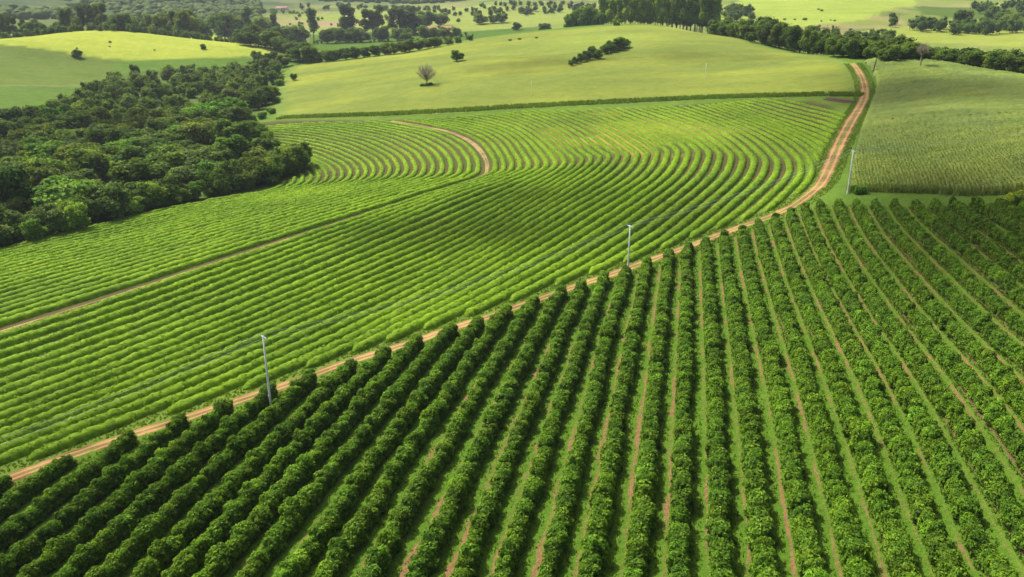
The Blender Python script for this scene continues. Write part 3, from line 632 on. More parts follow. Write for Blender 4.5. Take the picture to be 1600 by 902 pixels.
def lane_grass():
    i = rng.integers(3, NR - 1, 60000); s_ = rng.uniform(0, 150, len(i)) ; f_ = np.where(rng.random(len(i)) < 0.55, rng.uniform(0.26, 0.54, len(i)), rng.uniform(0.74, 0.82, len(i)))
    p = (_tip[i] + RDIR[i] * s_[:, None]) * (1 - f_)[:, None] + (_tip[np.minimum(i + 1, NR - 1)] + RDIR[np.minimum(i + 1, NR - 1)] * s_[:, None]) * f_[:, None]
    ok = (p[:, 1] > 35) & (rng.random(len(i)) < 0.35 + 0.65 * sstep(-30, 30, p[:, 0])); p = p[ok]
    return np.concatenate([p, height(p[:, 0], p[:, 1])[:, None]], 1)
grass('lane_grass', lane_grass(), 0.30, 0.15, 'green grass strips between the mature coffee hedges', (0.42, 0.22), 2)

def edge_maize():
    p = along_line(poly([(1329,300.5),(1450,300.5),(1600,299.5),(1800,300)]), 3600, -0.5, 1.6); o = grass('maize_margin', p, 1.45, 0.16, 'ragged front plants of the maize facing the coffee', (0.32, 0.2), 2); o.data.materials.clear(); o.data.materials.append(CORNL)
edge_maize()
# ------------------------------------------------------------------ trees
def limbs(top, n, spread, r0, base=0.35):
    parts = [tube([(0, 0, -0.4), (0.05, 0.03, top * 0.35), (-0.05, 0.08, top * 0.7), (0.05, 0, top)], [r0, r0 * 0.8, r0 * 0.6, r0 * 0.25])]
    for k in range(n):
        a = rng.uniform(0, 6.28); z = top * rng.uniform(base, 0.8); q = spread * rng.uniform(0.55, 1.0)
        parts.append(tube([(0, 0, z), (math.cos(a) * q * 0.5, math.sin(a) * q * 0.5, z + q * 0.35), (math.cos(a) * q, math.sin(a) * q, z + q * 0.8)], [r0 * 0.45, r0 * 0.3, r0 * 0.08], 5))
    return merge(parts)
def broad(i, H=10.0, Rr=4.6, nl=18, leaves=1700, flat=1.0, low=0.16):
    cz = H * 0.50; lob = [(0, 0, cz, Rr * 0.66, H * 0.34), (0, 0, H * 0.27, Rr * 0.6, H * 0.18)]; lx, ly = rng.normal(0, 0.3, 2)
    for k in range(nl):
        a = rng.uniform(0, 6.28); z = H * rng.uniform(low, 0.86); q = Rr * rng.uniform(0.55, 0.88) * math.sqrt(max(0.04, 1 - ((z - H * 0.42) / (H * 0.54)) ** 2)); r = rng.uniform(0.22, 0.42) * Rr
        lob.append((math.cos(a) * q + lx, math.sin(a) * q + ly, z, r, r * rng.uniform(0.65, 0.95)))
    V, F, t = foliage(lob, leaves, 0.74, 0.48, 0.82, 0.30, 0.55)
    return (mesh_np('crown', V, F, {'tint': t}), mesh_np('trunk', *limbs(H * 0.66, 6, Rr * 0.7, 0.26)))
def euc(i, H=20.0):
    lob = []
    for k in range(15):
        z = H * rng.uniform(0.30, 0.93); q = rng.uniform(0, 1.9) * (1.15 - z / H * 0.5); a = rng.uniform(0, 6.28); r = rng.uniform(0.9, 1.7)
        lob.append((math.cos(a) * q, math.sin(a) * q, z, r, r * rng.uniform(1.0, 1.6)))
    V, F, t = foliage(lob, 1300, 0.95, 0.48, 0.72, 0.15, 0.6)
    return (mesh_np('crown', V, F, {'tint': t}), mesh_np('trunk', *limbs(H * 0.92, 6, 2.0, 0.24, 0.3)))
def shrub(i):
    lob = [(0, 0, 1.1, 1.25, 1.0)]
    for k in range(8):
        a = rng.uniform(0, 6.28); q = rng.uniform(0.5, 1.35); z = rng.uniform(0.5, 1.9); r = rng.uniform(0.5, 0.95); lob.append((math.cos(a) * q, math.sin(a) * q, z, r, r * 0.85))
    V, F, t = foliage(lob, 620, 0.5, 0.32, 0.84, 0.3, 0.5)
    return (mesh_np('foliage', V, F, {'tint': t}), None)
def bare(H=10.0, W=4.2, nb=60, zlo=1.6, zhi=4.2):
    parts = [tube([(0, 0, -0.4), (0.1, 0, zhi * 0.3), (0, 0.1, zhi * 0.62), (0.1, 0.0, zhi)], [0.36, 0.28, 0.24, 0.14], 7)]
    for k in range(nb):
        a = rng.uniform(0, 6.28); z0 = rng.uniform(zlo, zhi); q = W * math.sqrt(rng.uniform(0.05, 1.0)); ze = zlo + (H - zlo) * (0.98 - 0.45 * (q / W) ** 2) * rng.uniform(0.62, 1.0); e = np.array([math.cos(a) * q, math.sin(a) * q, ze]); st = np.array([0, 0, z0])
        mid = st * 0.5 + e * 0.5 + np.array([math.cos(a) * 0.3, math.sin(a) * 0.3, -0.5]); parts.append(tube([st, mid, e], [0.11, 0.065, 0.025], 4))
        for j in range(5):
            b0 = mid + (e - mid) * rng.uniform(0.1, 0.9); e2 = b0 + rand_dirs(1, 0.8)[0] * rng.uniform(0.8, 1.7); parts.append(tube([b0, (b0 + e2) / 2 + rng.normal(0, 0.08, 3), e2], [0.045, 0.03, 0.015], 3))
    return merge(parts)
BROAD = [broad(i, 10.0, rng.uniform(4.2, 5.2), int(rng.integers(15, 22))) for i in range(10)]
EUC = [euc(i) for i in range(5)]; SHRUB = [shrub(i) for i in range(5)]
for a_, b_ in BROAD + EUC + SHRUB:
    a_.materials.append(TREEL)
    if b_: b_.materials.append(BARK)
GREENS = [(1.0, 1.0, 1.0), (0.8, 0.86, 0.9), (1.15, 1.2, 0.9), (1.3, 1.2, 0.95), (0.9, 1.05, 0.8), (0.7, 0.78, 0.8)]
def plant(kind, xy, H, label, group=None, tint=None, wide=1.0, name=None, cat='tree', sink=0.0):
    src, H0 = {'broad': (BROAD, 10.0), 'euc': (EUC, 20.0), 'shrub': (SHRUB, 2.6)}[kind]; cr, tr = random.choice(src)
    sc = H / H0; z = float(height(xy[0], xy[1])) - sink; nm = name or {'broad': 'broadleaf_tree', 'euc': 'eucalyptus_tree', 'shrub': 'shrub'}[kind]
    tint = tint or random.choice(GREENS); g = random.uniform(0.9, 1.12); col = (tint[0] * g, tint[1] * g, tint[2] * g, 1)
    e = bpy.data.objects.new(nm, None); COL.objects.link(e); e.location = (xy[0], xy[1], z); e.rotation_euler = (0, 0, random.uniform(0, 6.283)); e.scale = (sc * wide, sc * wide, sc); e.empty_display_size = 0.3
    c = obj('crown' if tr else 'foliage', cr, None, e); c.color = col
    if tr: obj('trunk', tr, None, e)
    return tag(e, label, cat, group)
def at(px, dist): a = math.atan2((px - CX) / FPX, CP); return np.array([math.sin(a) * dist, math.cos(a) * dist])
def base_px(px, py): return hit(px, py)[0][:2]
def height_to(xy, py_top):
    """tree height whose top is seen at picture row py_top"""
    v = (py_top - CY) / FPX; dz = (-SP - v * CP) / (CP - v * SP) * xy[1]; return CAMZ + dz - float(height(xy[0], xy[1]))

def wood_mass(name, pts, label, tint=(0.78, 0.86, 0.85), leaves=170):
    """a far-off wood that reads as one mass: many leafy crowns in one object"""
    Vs, Fq, Ft, Ts, off = [], [], [], [], 0
    for xy, H in pts:
        Rr = H * rng.uniform(0.36, 0.52); lob = [(0, 0, H * 0.42, Rr * 0.8, H * 0.36)]
        for k in range(6):
            a = rng.uniform(0, 6.28); z = H * rng.uniform(0.2, 0.82); q = Rr * rng.uniform(0.4, 0.8); r = rng.uniform(0.25, 0.42) * Rr; lob.append((math.cos(a) * q, math.sin(a) * q, z, r, r * 0.85))
        V, (q4, t3), t = foliage(lob, leaves, 1.3, 0.85, 0.86, 0.3, 0.5); V = V + (xy[0], xy[1], float(height(*xy)) - 0.5)
        Vs.append(V); Fq.append(q4 + off); Ft.append(t3 + off); Ts.append(np.clip(t + rng.normal(0, 0.1), 0, 1)); off += len(V)
    o = obj(name, mesh_np(name, np.vstack(Vs), [np.vstack(Fq), np.vstack(Ft)], {'tint': np.concatenate(Ts)}), TREEL); o.color = (*tint, 1); return tag(o, label, 'woodland', kind='stuff')
# woodland on the left
def scatter(P, n, dmin, tries=60):
    lo, hi = P.min(0), P.max(0); pts = []
    for _ in range(n * tries):
        if len(pts) >= n: break
        p = np.array([random.uniform(lo[0], hi[0]), random.uniform(lo[1], hi[1])])
        if not inside(P, np.array([p[0]]), np.array([p[1]]))[0]: continue
        if all((p[0] - q[0]) ** 2 + (p[1] - q[1]) ** 2 > dmin ** 2 for q in pts): pts.append(p)
    return pts
WPTS = scatter(P_WOOD, 235, 8.4)
WOODT = [('dark green', (0.72, 0.80, 0.8)), ('deep green', (0.85, 0.95, 0.85)), ('mid green', (1.0, 1.05, 0.9)), ('olive green', (1.15, 1.05, 0.9)), ('light green', (1.25, 1.3, 0.9)), ('fresh green', (0.95, 1.25, 0.8)), ('greyish green', (1.1, 1.08, 1.35))]
FARW = []
for p in WPTS:
    dep = p[1] * CP + 60 * SP; px = CX + FPX * p[0] / dep
    if px < -90: continue
    dd = sdist(P_WOOD, np.array([p[0]]), np.array([p[1]]))[0]; H = random.uniform(8.0, 14.0) * (0.62 + 0.38 * min(1, dd / 9)); front = dd < 7
    if not front and p[1] > 395: FARW.append((p, H)); continue
    tn, tint = random.choice(WOODT); py = CY + FPX * (58 * CP - p[1] * SP) / dep
    if front: zone = 'on the field-side rim of the woodland' if p[0] > -150 + 0.1 * p[1] else 'on the outer rim of the woodland'
    else: zone = ('near the left picture edge in the woodland' if px < 110 else 'in the front centre of the woodland' if p[1] < 270 else 'in the heart of the woodland' if p[1] < 370 else 'in the narrow far part of the woodland' if px > 250 else 'at the far left of the woodland')
    size = 'low' if H < 7 else 'tall' if H > 11.3 else 'mid-sized'
    plant('broad', p, H, f'{size} {tn} broadleaf tree {zone}', 'trees of the left woodland', tint, wide=random.uniform(1.0, 1.4) * (1.15 if not front else 1.0), sink=0.5)
wood_mass('far_woodland', FARW, 'far narrow part of the left woodland with crowded dark crowns', (0.95, 1.0, 0.9), 420)
RIM = resample(poly([(-60,398),(0,386),(60,372),(150,348),(230,329),(330,308),(430,284),(470,264)]), 6.6)
for k, q in enumerate(RIM):
    q = q * random.uniform(1.000, 1.010); px = CX + FPX * q[0] / (q[1] * CP + 60 * SP)
    if px < -60: continue
    tn, tint = random.choice(WOODT); plant('broad', q, random.uniform(6.0, 11.5), f'{tn} tree in the front rank of the woodland, {ordinal(k + 1)} from the left', 'front rank of the left woodland', tint, random.uniform(0.9, 1.2), sink=0.4)
plant('broad', base_px(28, 352), 17.5, 'tall dark creeper-clad tree at the left edge of the woodland', None, (0.45, 0.66, 0.5), 1.0)
plant('broad', base_px(-18, 350), 16, 'dark creeper-clad tree cut by the left picture edge', None, (0.45, 0.66, 0.5), 1.0)
plant('broad', base_px(363, 176), 13, 'grey-mauve crowned tree near the far right of the woodland', None, (1.35, 1.05, 2.0), 0.95)
plant('broad', base_px(322, 200), 13, 'fresh bright green spreading tree in the middle of the woodland', None, (1.3, 1.75, 0.8), 1.35)
plant('broad', base_px(120, 362), 8.5, 'rounded light green tree at the front left of the woodland', None, (1.6, 1.75, 0.9), 1.0)
plant('broad', base_px(55, 378), 6.5, 'low light green tree beside the rounded one at the woodland front', None, (1.35, 1.6, 1.0), 1.1)
plant('broad', base_px(205, 338), 6.5, 'small yellowish green tree at the woodland front, centre', None, (1.6, 1.7, 0.9), 1.1)
for k, (px, py, h_) in enumerate([(455,262,5.5),(440,272,6),(420,250,6.5),(400,228,6),(385,210,5),(412,282,5),(390,296,5.5),(350,305,6)]):
    plant('broad', base_px(px, py), h_, 'grey-green scrubby tree at the field corner of the woodland', 'scrub at the woodland corner', (1.25, 1.2, 1.3), 1.1)
for px, py, h_ in [(425,178,3),(410,186,3.4),(395,190,3),(432,160,3.6),(428,146,4),(436,134,4.5),(415,158,4),(380,196,3)]:
    plant('shrub', base_px(px, py), h_, 'round green bush between woodland and hay hill', 'bushes between woodland and hay hill', (1.1, 1.4, 0.8), 1.1, cat='bush')
# banana-like plant with long arching leaves at the woodland corner
def arching_plant(xy):
    e = bpy.data.objects.new('banana_plant', None); COL.objects.link(e); e.location = (xy[0], xy[1], float(height(*xy))); tag(e, 'clump of long arching pale leaves at the woodland corner', 'plant')
    v, f = merge([tube([(dx, dy, -0.2), (dx * 1.1, dy * 1.1, 1.6)], [0.16, 0.12], 6) for dx, dy in ((0, 0), (1.0, 0.5), (-0.9, 0.6), (0.3, -0.9))])
    obj('stem', mesh_np('stem', v, f), BARK, e)
    for k in range(26):
        a = rng.uniform(0, 6.28); L = rng.uniform(2.0, 3.4); bx, by = random.choice(((0, 0), (1.0, 0.5), (-0.9, 0.6), (0.3, -0.9))); el = rng.uniform(0.7, 1.35); n = 7; pts = []
        for j in range(n):
            s_ = j / (n - 1); rr = L * s_ * math.cos(el) * (1 + 0.6 * s_); zz = 1.5 + L * s_ * math.sin(el) - 1.3 * s_ ** 2.2 * L * 0.45; w = 0.34 * math.sin(math.pi * (0.12 + 0.86 * s_))
            c = np.array([bx + math.cos(a) * rr, by + math.sin(a) * rr, zz]); sd_ = np.array([-math.sin(a), math.cos(a), 0]) * w; pts += [c - sd_, c + (0, 0, 0.08), c + sd_]
        F = []
        for j in range(n - 1): F += [(3 * j, 3 * j + 1, 3 * j + 4, 3 * j + 3), (3 * j + 1, 3 * j + 2, 3 * j + 5, 3 * j + 4)]
        o = obj('leaf', mesh_np('leaf', np.array(pts), np.array(F), {'tint': np.full(len(pts), rng.uniform(0.5, 1.0))}), GRASSL, e); o.color = (0.9, 1.0, 1.5, 1)
arching_plant(base_px(466, 270))

# row of trees behind the left pasture
x = -60; tk = 0
while x < 372:
    tk += 1
    top = 30 + 6 * math.sin(x * 0.05) + random.uniform(-5, 6)
    if 165 < x < 185: top = 12 + random.uniform(0, 4)
    if 195 < x < 240: top = 2 + random.uniform(-2, 6)
    if 240 < x < 350: top -= 8
    p = at(x, random.uniform(790, 860)); H = max(7, height_to(p, top)); tall = H > 17 and random.random() < 0.7
    plant('euc' if tall else 'broad', p, H, (f'tall slender tree in the line behind the left pasture, {ordinal(tk)} trunk from the left' if tall else f'bushy tree in the line behind the left pasture, {ordinal(tk)} trunk from the left'), 'tree line behind the left pasture', wide=1.35 if tall else 0.9 if H > 14 else 1.15, tint=(1.15, 1.15, 1.0) if tall else None)
    x += random.uniform(6.5, 11.5)
wood_mass('tree_line_undergrowth', [(at(px_ + random.uniform(-4, 4), random.uniform(770, 800)), random.uniform(4.5, 8.5)) for px_ in np.arange(-70, 420, 5.5)], 'unbroken undergrowth at the foot of the tree line behind the left pasture', (1.0, 1.05, 0.9), 150)
wood_mass('valley_scrub', [(at(random.uniform(440, 745), random.uniform(945, 1000)), random.uniform(2.0, 4.5)) for k in range(60)] + [(at(random.uniform(380, 760), random.uniform(1100, 1260)), random.uniform(3, 7)) for k in range(45)] + [(at(random.uniform(300, 520), random.uniform(1250, 1450)), random.uniform(4, 8)) for k in range(40)], 'loose scrub and small trees spread through the farm valley', (1.35, 1.35, 1.1), 110)
# hedge along the left flank of the hay hill
for hk, (px, py, top) in enumerate(sorted([(366,62,34),(380,66,44),(392,70,36),(404,72,48),(414,74,52),(424,76,46),(436,80,56),(446,82,60),(456,84,62),(462,95,72),(474,96,66),(486,97,70),(444,104,84),(430,96,80),(418,100,82),(404,100,80),(498,96,80),(512,95,78),(526,94,77),(540,92,74),(556,90,72),(570,88,73),(586,86,69),(602,84,66),(616,83,66),(632,81,62),(640,79,60),(655,77,61),(670,74,58),(684,72,57),(700,69,57),(716,66,56),(735,62,54)])):
    p = base_px(px, py + 3) * 1.012; plant('broad', p, max(4.5, height_to(p, top)), f'rounded bush in the hedge left of the hay hill, {ordinal(hk + 1)} from its left end', 'hedge left of the hay hill', wide=1.25, name='hedge_bush', cat='bush')
for px, py in [(467, 62), (507, 84), (521, 84)]:
    p = base_px(px, py + 8) * 1.01; plant('broad', p, 6, 'orange-tinged small tree in the hedge beside the dark green field', 'orange-tinged hedge trees', (2.2, 1.5, 0.7), 1.1)
# trees of the farm valley
for px, d_, top, kind, lab in [(396,985,18,'broad','rounded tree left of the slender ones in the farm valley'),(428,1000,11,'euc','broad-topped tall tree at the left of the farm valley'),(408,990,22,'broad','lower rounded tree next to the broad-topped tall one'),(452,1010,24,'broad','pale thin crowned tree beside the broad-topped tall one'),(466,1010,21,'euc','darker narrow tree right of the pale thin crowned one'),
    (521,1000,14,'euc','lone dark slender tree standing before the brown fallow'),(566,1010,4,'euc','tallest eucalyptus left of the farmhouse'),(574,1015,10,'euc','eucalyptus close behind the tallest one'),(595,1020,12,'euc','leaning eucalyptus in the grove left of the farmhouse'),(612,1025,8,'euc','second tallest eucalyptus in the grove left of the farmhouse'),(604,1030,16,'euc','short eucalyptus in the grove left of the farmhouse'),(632,1030,14,'euc','loose crowned eucalyptus near the middle of the grove'),(645,1030,12,'euc','eucalyptus right of the middle of the grove'),(654,1035,16,'broad','dense round tree at the right end of the grove'),(664,1040,21,'broad','dense low tree touching the farmhouse yard'),(640,1260,6,'broad','round tree on the slope above the grove'),(659,1265,8,'broad','second round tree on the slope above the grove'),(680,1090,16,'broad','grey-green tree behind the farmhouse'),(700,1095,18,'broad','wide tree right behind the farmhouse')]:
    p = at(px, d_); plant(kind, p, max(5, height_to(p, top)), lab, wide=1.5 if kind == 'euc' else 1.25, tint=(1.5, 1.4, 1.4) if 'pale' in lab else None)
for bk, (px, d_, top) in enumerate(sorted([(556,960,41),(566,960,43),(580,965,41),(586,960,44),(617,965,40),(640,965,43),(650,960,42),(677,965,38),(692,968,42),(704,966,40),(722,970,42),(540,950,44),(488,940,38),(500,945,42),(475,930,40),(450,925,44),(430,920,46)])):
    p = at(px, d_); plant('broad', p, max(3.5, height_to(p, top)), f'rounded bush in the fence line beyond the dark green field, {ordinal(bk + 1)} from left', 'bushes beyond the dark green field', wide=1.3, cat='bush', name='bush')
for px, d_, top, lab in [(755,1090,20,'round tree on the pasture right of the farmhouse'),(773,1092,23,'pale low tree between two round ones on the pasture'),(785,1090,20,'darker round tree on the pasture right of the farmhouse'),(807,1000,34,'small round tree by the tip of the dark green field'),(850,960,35,'grey-green bush at the tip of the dark green field'),(843,962,37,'tiny bush at the tip of the dark green field')]:
    p = at(px, d_); plant('broad', p, max(4, height_to(p, top)), lab, wide=1.35)
# woods on the slope behind the farm, and the far belt
pts = []
for k in range(70):
    px = random.uniform(690, 915); d_ = random.uniform(1280, 1430); top = max(2, 24 - (px - 700) * 0.11 + random.uniform(-6, 2)); p = at(px, d_); pts.append((p, min(16, max(8, height_to(p, top)))))
wood_mass('slope_wood', pts, 'dark wood on the slope behind the farmhouse')
wood_mass('fallow_belt_wood', [(at(random.uniform(505, 700), random.uniform(1560, 1640)), random.uniform(9, 13)) for k in range(30)], 'dark far belt of trees above the fallow field', (0.8, 0.9, 0.95))
for k in range(16):
    p = at(random.uniform(280, 480), random.uniform(1250, 1420)); plant('broad', p, random.uniform(6, 10), 'bush on the pale slope behind the left tree line', 'bushes on the pale slope', (0.85, 0.95, 0.95), 1.4, cat='bush', name='bush')
# plantation on the crest of the hay hill
for px, d_, top in [(882,745,18),(893,750,12),(903,748,6),(912,752,12),(888,742,28),(900,742,24),(914,744,22),(922,748,14)]:
    p = at(px, d_); plant('broad', p, height_to(p, top), 'rounded green tree at the left end of the crest plantation', 'left end of the crest plantation', (1.2, 1.4, 0.9), 0.72)
for row in range(4):
    for k in range(15):
        px = 928 + k * 10.6 + row * 3.3 + random.uniform(-3, 3); p = at(px, 748 + row * 13 + random.uniform(-4, 4)); H = max(16, height_to(p, -6 - 6 * math.sin((px - 900) * 0.012) + random.uniform(-5, 7)))
        plant('euc', p, H, f'eucalyptus in the {("front", "second", "third", "rearmost")[row]} rank of the crest plantation, {ordinal(k + 1)} from left', 'eucalyptus plantation on the crest', (2.4, 2.3, 1.5) if px < 1030 else (1.7, 1.8, 1.1), 1.1)
p = base_px(963, 40); plant('shrub', p, 4.5, 'small round bush before the eucalyptus plantation', None, (1.7, 1.8, 1.0), 0.9, cat='bush')
# tree belt on the right, behind the hay hill and the maize
belt = [(1085,52),(1120,58),(1160,68),(1200,80),(1250,92),(1300,100),(1340,104),(1400,97),(1450,103),(1500,111),(1550,119),(1610,128)]
btop = [(1085,22),(1110,20),(1130,24),(1150,17),(1180,20),(1210,36),(1240,38),(1270,42),(1300,52),(1330,54),(1355,52),(1390,66),(1430,70),(1450,66),(1470,72),(1500,70),(1540,76),(1560,84),(1620,94)]
bx, by = zip(*belt); tx, ty = zip(*btop)
mass = []
for row, (back, ns) in enumerate(((1.03, 48), (1.075, 44), (1.13, 40))):
    for k in range(ns):
        px = 1085 + (1615 - 1085) * (k + random.uniform(-0.35, 0.35)) / (ns - 1); r0 = float(np.hypot(*base_px(px, float(np.interp(px, bx, by))))); p = at(px, r0 * back * random.uniform(0.99, 1.015))
        H = float(np.clip(height_to(p, float(np.interp(px, tx, ty)) + random.uniform(-2, 9) + (8 if row == 0 else 0)), 5, 20))
        if row: mass.append((p, H)); continue
        tn, tint = random.choice(WOODT[:5]); where = 'behind the hay hill' if px < 1320 else 'behind the far edge of the maize'
        plant('broad', p, H, f'{tn} front tree of the right-hand belt {where}', 'right-hand tree belt', tint, 1.2 if H < 11 else 0.9)
wood_mass('belt_wood', mass, 'dark depth of the right-hand tree belt behind its front trees', (0.8, 0.86, 0.85), 320)
p = base_px(1172, 66); plant('broad', p, 6.5, 'small round tree standing in the hay before the belt', None, (1.1, 1.15, 0.9), 1.1)
wood_mass('pasture_wood', [(at(random.uniform(1330, 1540), random.uniform(960, 1060)), random.uniform(10, 17)) for k in range(60)] + [(at(random.uniform(1440, 1630), random.uniform(1100, 1350)), random.uniform(10, 15)) for k in range(60)], 'dark wood beyond the far right pasture')
wood_mass('hill_foot_thicket', [(at(random.uniform(1225, 1350), random.uniform(820, 910)), random.uniform(8, 13)) for k in range(34)], 'thicket at the foot of the bright hill', (0.9, 0.98, 0.9))
for px, py, top, lab in [(1503,45,13,'large rounded tree alone on the far right pasture'),(1576,47,20,'pale rounded tree near the right edge on the far pasture'),(1372,52,46,'tiny shrub out on the far right pasture'),(1592,36,24,'smaller tree behind the pale rounded one on the far pasture')]:
    p = base_px(px, py); plant('broad', p, max(3, height_to(p, top)), lab, tint=(1.5, 1.4, 1.2) if 'pale' in lab else (0.9, 0.95, 0.9), wide=1.15)
for k in range(10):
    px = random.uniform(1545, 1625); p = at(px, random.uniform(640, 700)); plant('broad', p, random.uniform(12, 17), 'tall dark tree at the right end of the belt', 'right end of the belt', (0.75, 0.85, 0.8), 1.0)
for k in range(9):
    px = random.uniform(1215, 1345); p = base_px(px, random.uniform(6, 36)); plant('shrub', p, random.uniform(1.2, 2.8), 'scrub bush dotted on the bright hill', 'scrub on the bright hill', (1.6, 1.7, 1.1), 1.4, cat='bush')
wood_mass('plantation_wood', [(at(random.uniform(1078, 1135), random.uniform(1000, 1150)), random.uniform(11, 17)) for k in range(24)], 'dark wood between the plantation and the bright hill')
# single trees and bushes on the hay hill
def bare_tree(xy, H, W, label, twigs=60, zlo=1.6, zhi=4.2):
    e = bpy.data.objects.new('bare_tree', None); COL.objects.link(e); e.location = (xy[0], xy[1], float(height(*xy))); e.scale = (H / 10, H / 10, H / 10)
    v, f = bare(10.0, W, twigs, zlo, zhi); obj('branches', mesh_np('branches', v, f), TWIG, e)
    return tag(e, label, 'tree')
p = base_px(667, 133); bare_tree(p, height_to(p, 96), 4.9, 'leafless grey-brown tree alone on the hay hill', 95)
for k in range(7):
    a = random.uniform(0, 6.28); plant('shrub', p + np.array([math.cos(a), math.sin(a)]) * random.uniform(0.8, 3.0), random.uniform(0.9, 1.5), 'low green growth round the foot of the leafless tree', 'growth under the leafless tree', (1.0, 1.5, 0.7), 1.2, cat='bush')
p = base_px(713, 96); plant('broad', p, height_to(p, 77), 'small round leafy tree uphill of the leafless one', None, (1.1, 1.2, 1.0), 1.15)
p = base_px(459, 126); plant('broad', p, 4.5, 'small tree at the left corner of the hay hill', None, (1.1, 1.3, 0.9), 1.0)
for px, py, h_ in [(893,103,3.2),(900,100,4),(908,97,5),(916,94,5.5),(926,90,6.5),(934,92,5.5),(945,84,5.5),(954,82,6.5),(963,79,7.5),(971,76,7),(977,74,5.5)]:
    plant('broad', base_px(px, py), h_, 'dark bush in the slanting thicket on the hay hill', 'slanting thicket on the hay hill', (1.05, 1.2, 0.9), 1.2, cat='bush', name='bush')
for px, py in [(797,64),(812,62),(838,60)]:
    plant('shrub', base_px(px, py), random.uniform(0.8, 1.4), 'low scrub along the old bank near the top of the hay hill', 'scrub on the old bank', (1.2, 1.2, 1.0), 1.7, cat='bush')
p = base_px(121, 90); plant('broad', p, 6, 'lone small tree between left pasture and green crop', None, (1.0, 1.15, 0.8), 1.2)
p = base_px(318, 77); plant('broad', p, 4, 'lone dark bush in the bright left pasture', None, (0.8, 0.95, 0.8), 1.4, cat='bush')
for k in range(4):
    plant('shrub', base_px(random.uniform(60, 340), random.uniform(58, 80)), random.uniform(0.8, 1.4), 'tiny weed clump dotting the bright left pasture', 'weed clumps in the left pasture', (1.4, 1.5, 0.9), 1.3, cat='bush')
# thin trees at the far edge of the maize
p = base_px(1437, 107); e = bare_tree(p, height_to(p, 64), 2.5, 'thin-stemmed bare greyish tree at the far edge of the maize', 60, 4.6, 6.4)
p = base_px(1388, 97); plant('broad', p, height_to(p, 76), 'small thin-stemmed leafy tree at the far edge of the maize', None, (1.5, 1.5, 1.1), 0.8)
p = base_px(1592, 322); plant('shrub', p, 3.2, 'yellow-green bush at the far end of the rightmost coffee rows', None, (2.2, 2.0, 1.1), 1.0, cat='bush')
p = base_px(1360, 292)
for k, (px, py) in enumerate([(1336,300),(1342,303),(1349,302)]): plant('shrub', base_px(px, py), random.uniform(1.8, 2.6), 'weedy bush at the road corner of the maize', 'weedy bushes at the maize corner', (0.9, 1.3, 0.7), 0.9, cat='bush')
# far wooded mountains: nobody could count these crowns
def far_woods():
    Vs, Fs, Ts, off = [], [], [], 0; k = 0
    while k < 7000:
        a = random.uniform(-34, 34); d_ = random.uniform(1150, 2800) if a < -16 else random.uniform(1750, 2900); px = CX + math.tan(math.radians(a)) * FPX * CP
        p = at(px, d_); m = float(vnoise(np.array([p[0] / 150]), np.array([p[1] / 150]), seed=81)[0]) + (0.5 if a < -16 else -0.02)
        if m < random.uniform(-0.1, 0.4): continue
        r = random.uniform(5, 9); v = IC1_V * np.array([r, r, r * 0.75]) * rng.uniform(0.75, 1.2, (len(IC1_V), 1)) + (p[0], p[1], float(height(*p)) + r * 0.45)
        Vs.append(v); Fs.append(IC1_F + off); off += len(v); Ts.append(np.clip(rng.normal(0.4, 0.2, len(v)), 0, 1)); k += 1
    tag(obj('distant_wood', mesh_np('distant_wood', np.vstack(Vs), np.vstack(Fs), {'tint': np.concatenate(Ts)}), TREEL), 'dark woodland covering the distant hillsides', 'woodland', kind='stuff')
far_woods()

# ------------------------------------------------------------------ farm buildings
def boxm(x0, x1, y0, y1, z0, z1):
    V = np.array([(x, y, z) for z in (z0, z1) for x, y in ((x0, y0), (x1, y0), (x1, y1), (x0, y1))], float)
    return V, np.array([(0, 3, 2, 1), (4, 5, 6, 7), (0, 1, 5, 4), (1, 2, 6, 5), (2, 3, 7, 6), (3, 0, 4, 7)])
def farmhouse(xy, w, d, h, rz, label):
    e = bpy.data.objects.new('farmhouse', None); COL.objects.link(e); e.location = (xy[0], xy[1], float(height(*xy))); e.rotation_euler = (0, 0, rz); tag(e, label, 'house')
    obj('wall', mesh_np('wall', *boxm(-w / 2, w / 2, -d / 2, d / 2, -1.5, h)), WALLP, e)
    o_ = 0.7; rh = d * 0.28; V = np.array([(-w/2-o_,-d/2-o_,h),(w/2+o_,-d/2-o_,h),(w/2+o_,d/2+o_,h),(-w/2-o_,d/2+o_,h),(-w/2-o_,0,h+rh),(w/2+o_,0,h+rh)], float)
    me = bpy.data.meshes.new('roof'); me.from_pydata([tuple(v) for v in V], [], [(0,1,5,4),(2,3,4,5),(0,4,3),(1,2,5),(0,3,2,1)]); V2 = V; obj('roof', me, ROOFT, e)
    obj('door', mesh_np('door', *boxm(-0.6, 0.6, -d / 2 - 0.06, -d / 2 + 0.02, 0, 2.1)), DARKP, e)
    for x_ in np.arange(-w / 2 + 1.6, w / 2 - 1.0, 3.2):
        if abs(x_) > 1.4: obj('window', mesh_np('window', *boxm(x_ - 0.55, x_ + 0.55, -d / 2 - 0.05, -d / 2 + 0.02, 1.0, 2.1)), DARKP, e)
farmhouse(at(686, 1050), 15, 8, 3.2, 0.15, 'pink-walled farmhouse with clay roof right of the eucalyptus grove')
farmhouse(at(708, 1052), 13, 7, 3.0, -0.2, 'longer low shed with clay roof beside the pink-walled farmhouse')
farmhouse(at(480, 1560), 18, 8, 3.2, 0.1, 'distant pale farm building above the left valley fields')

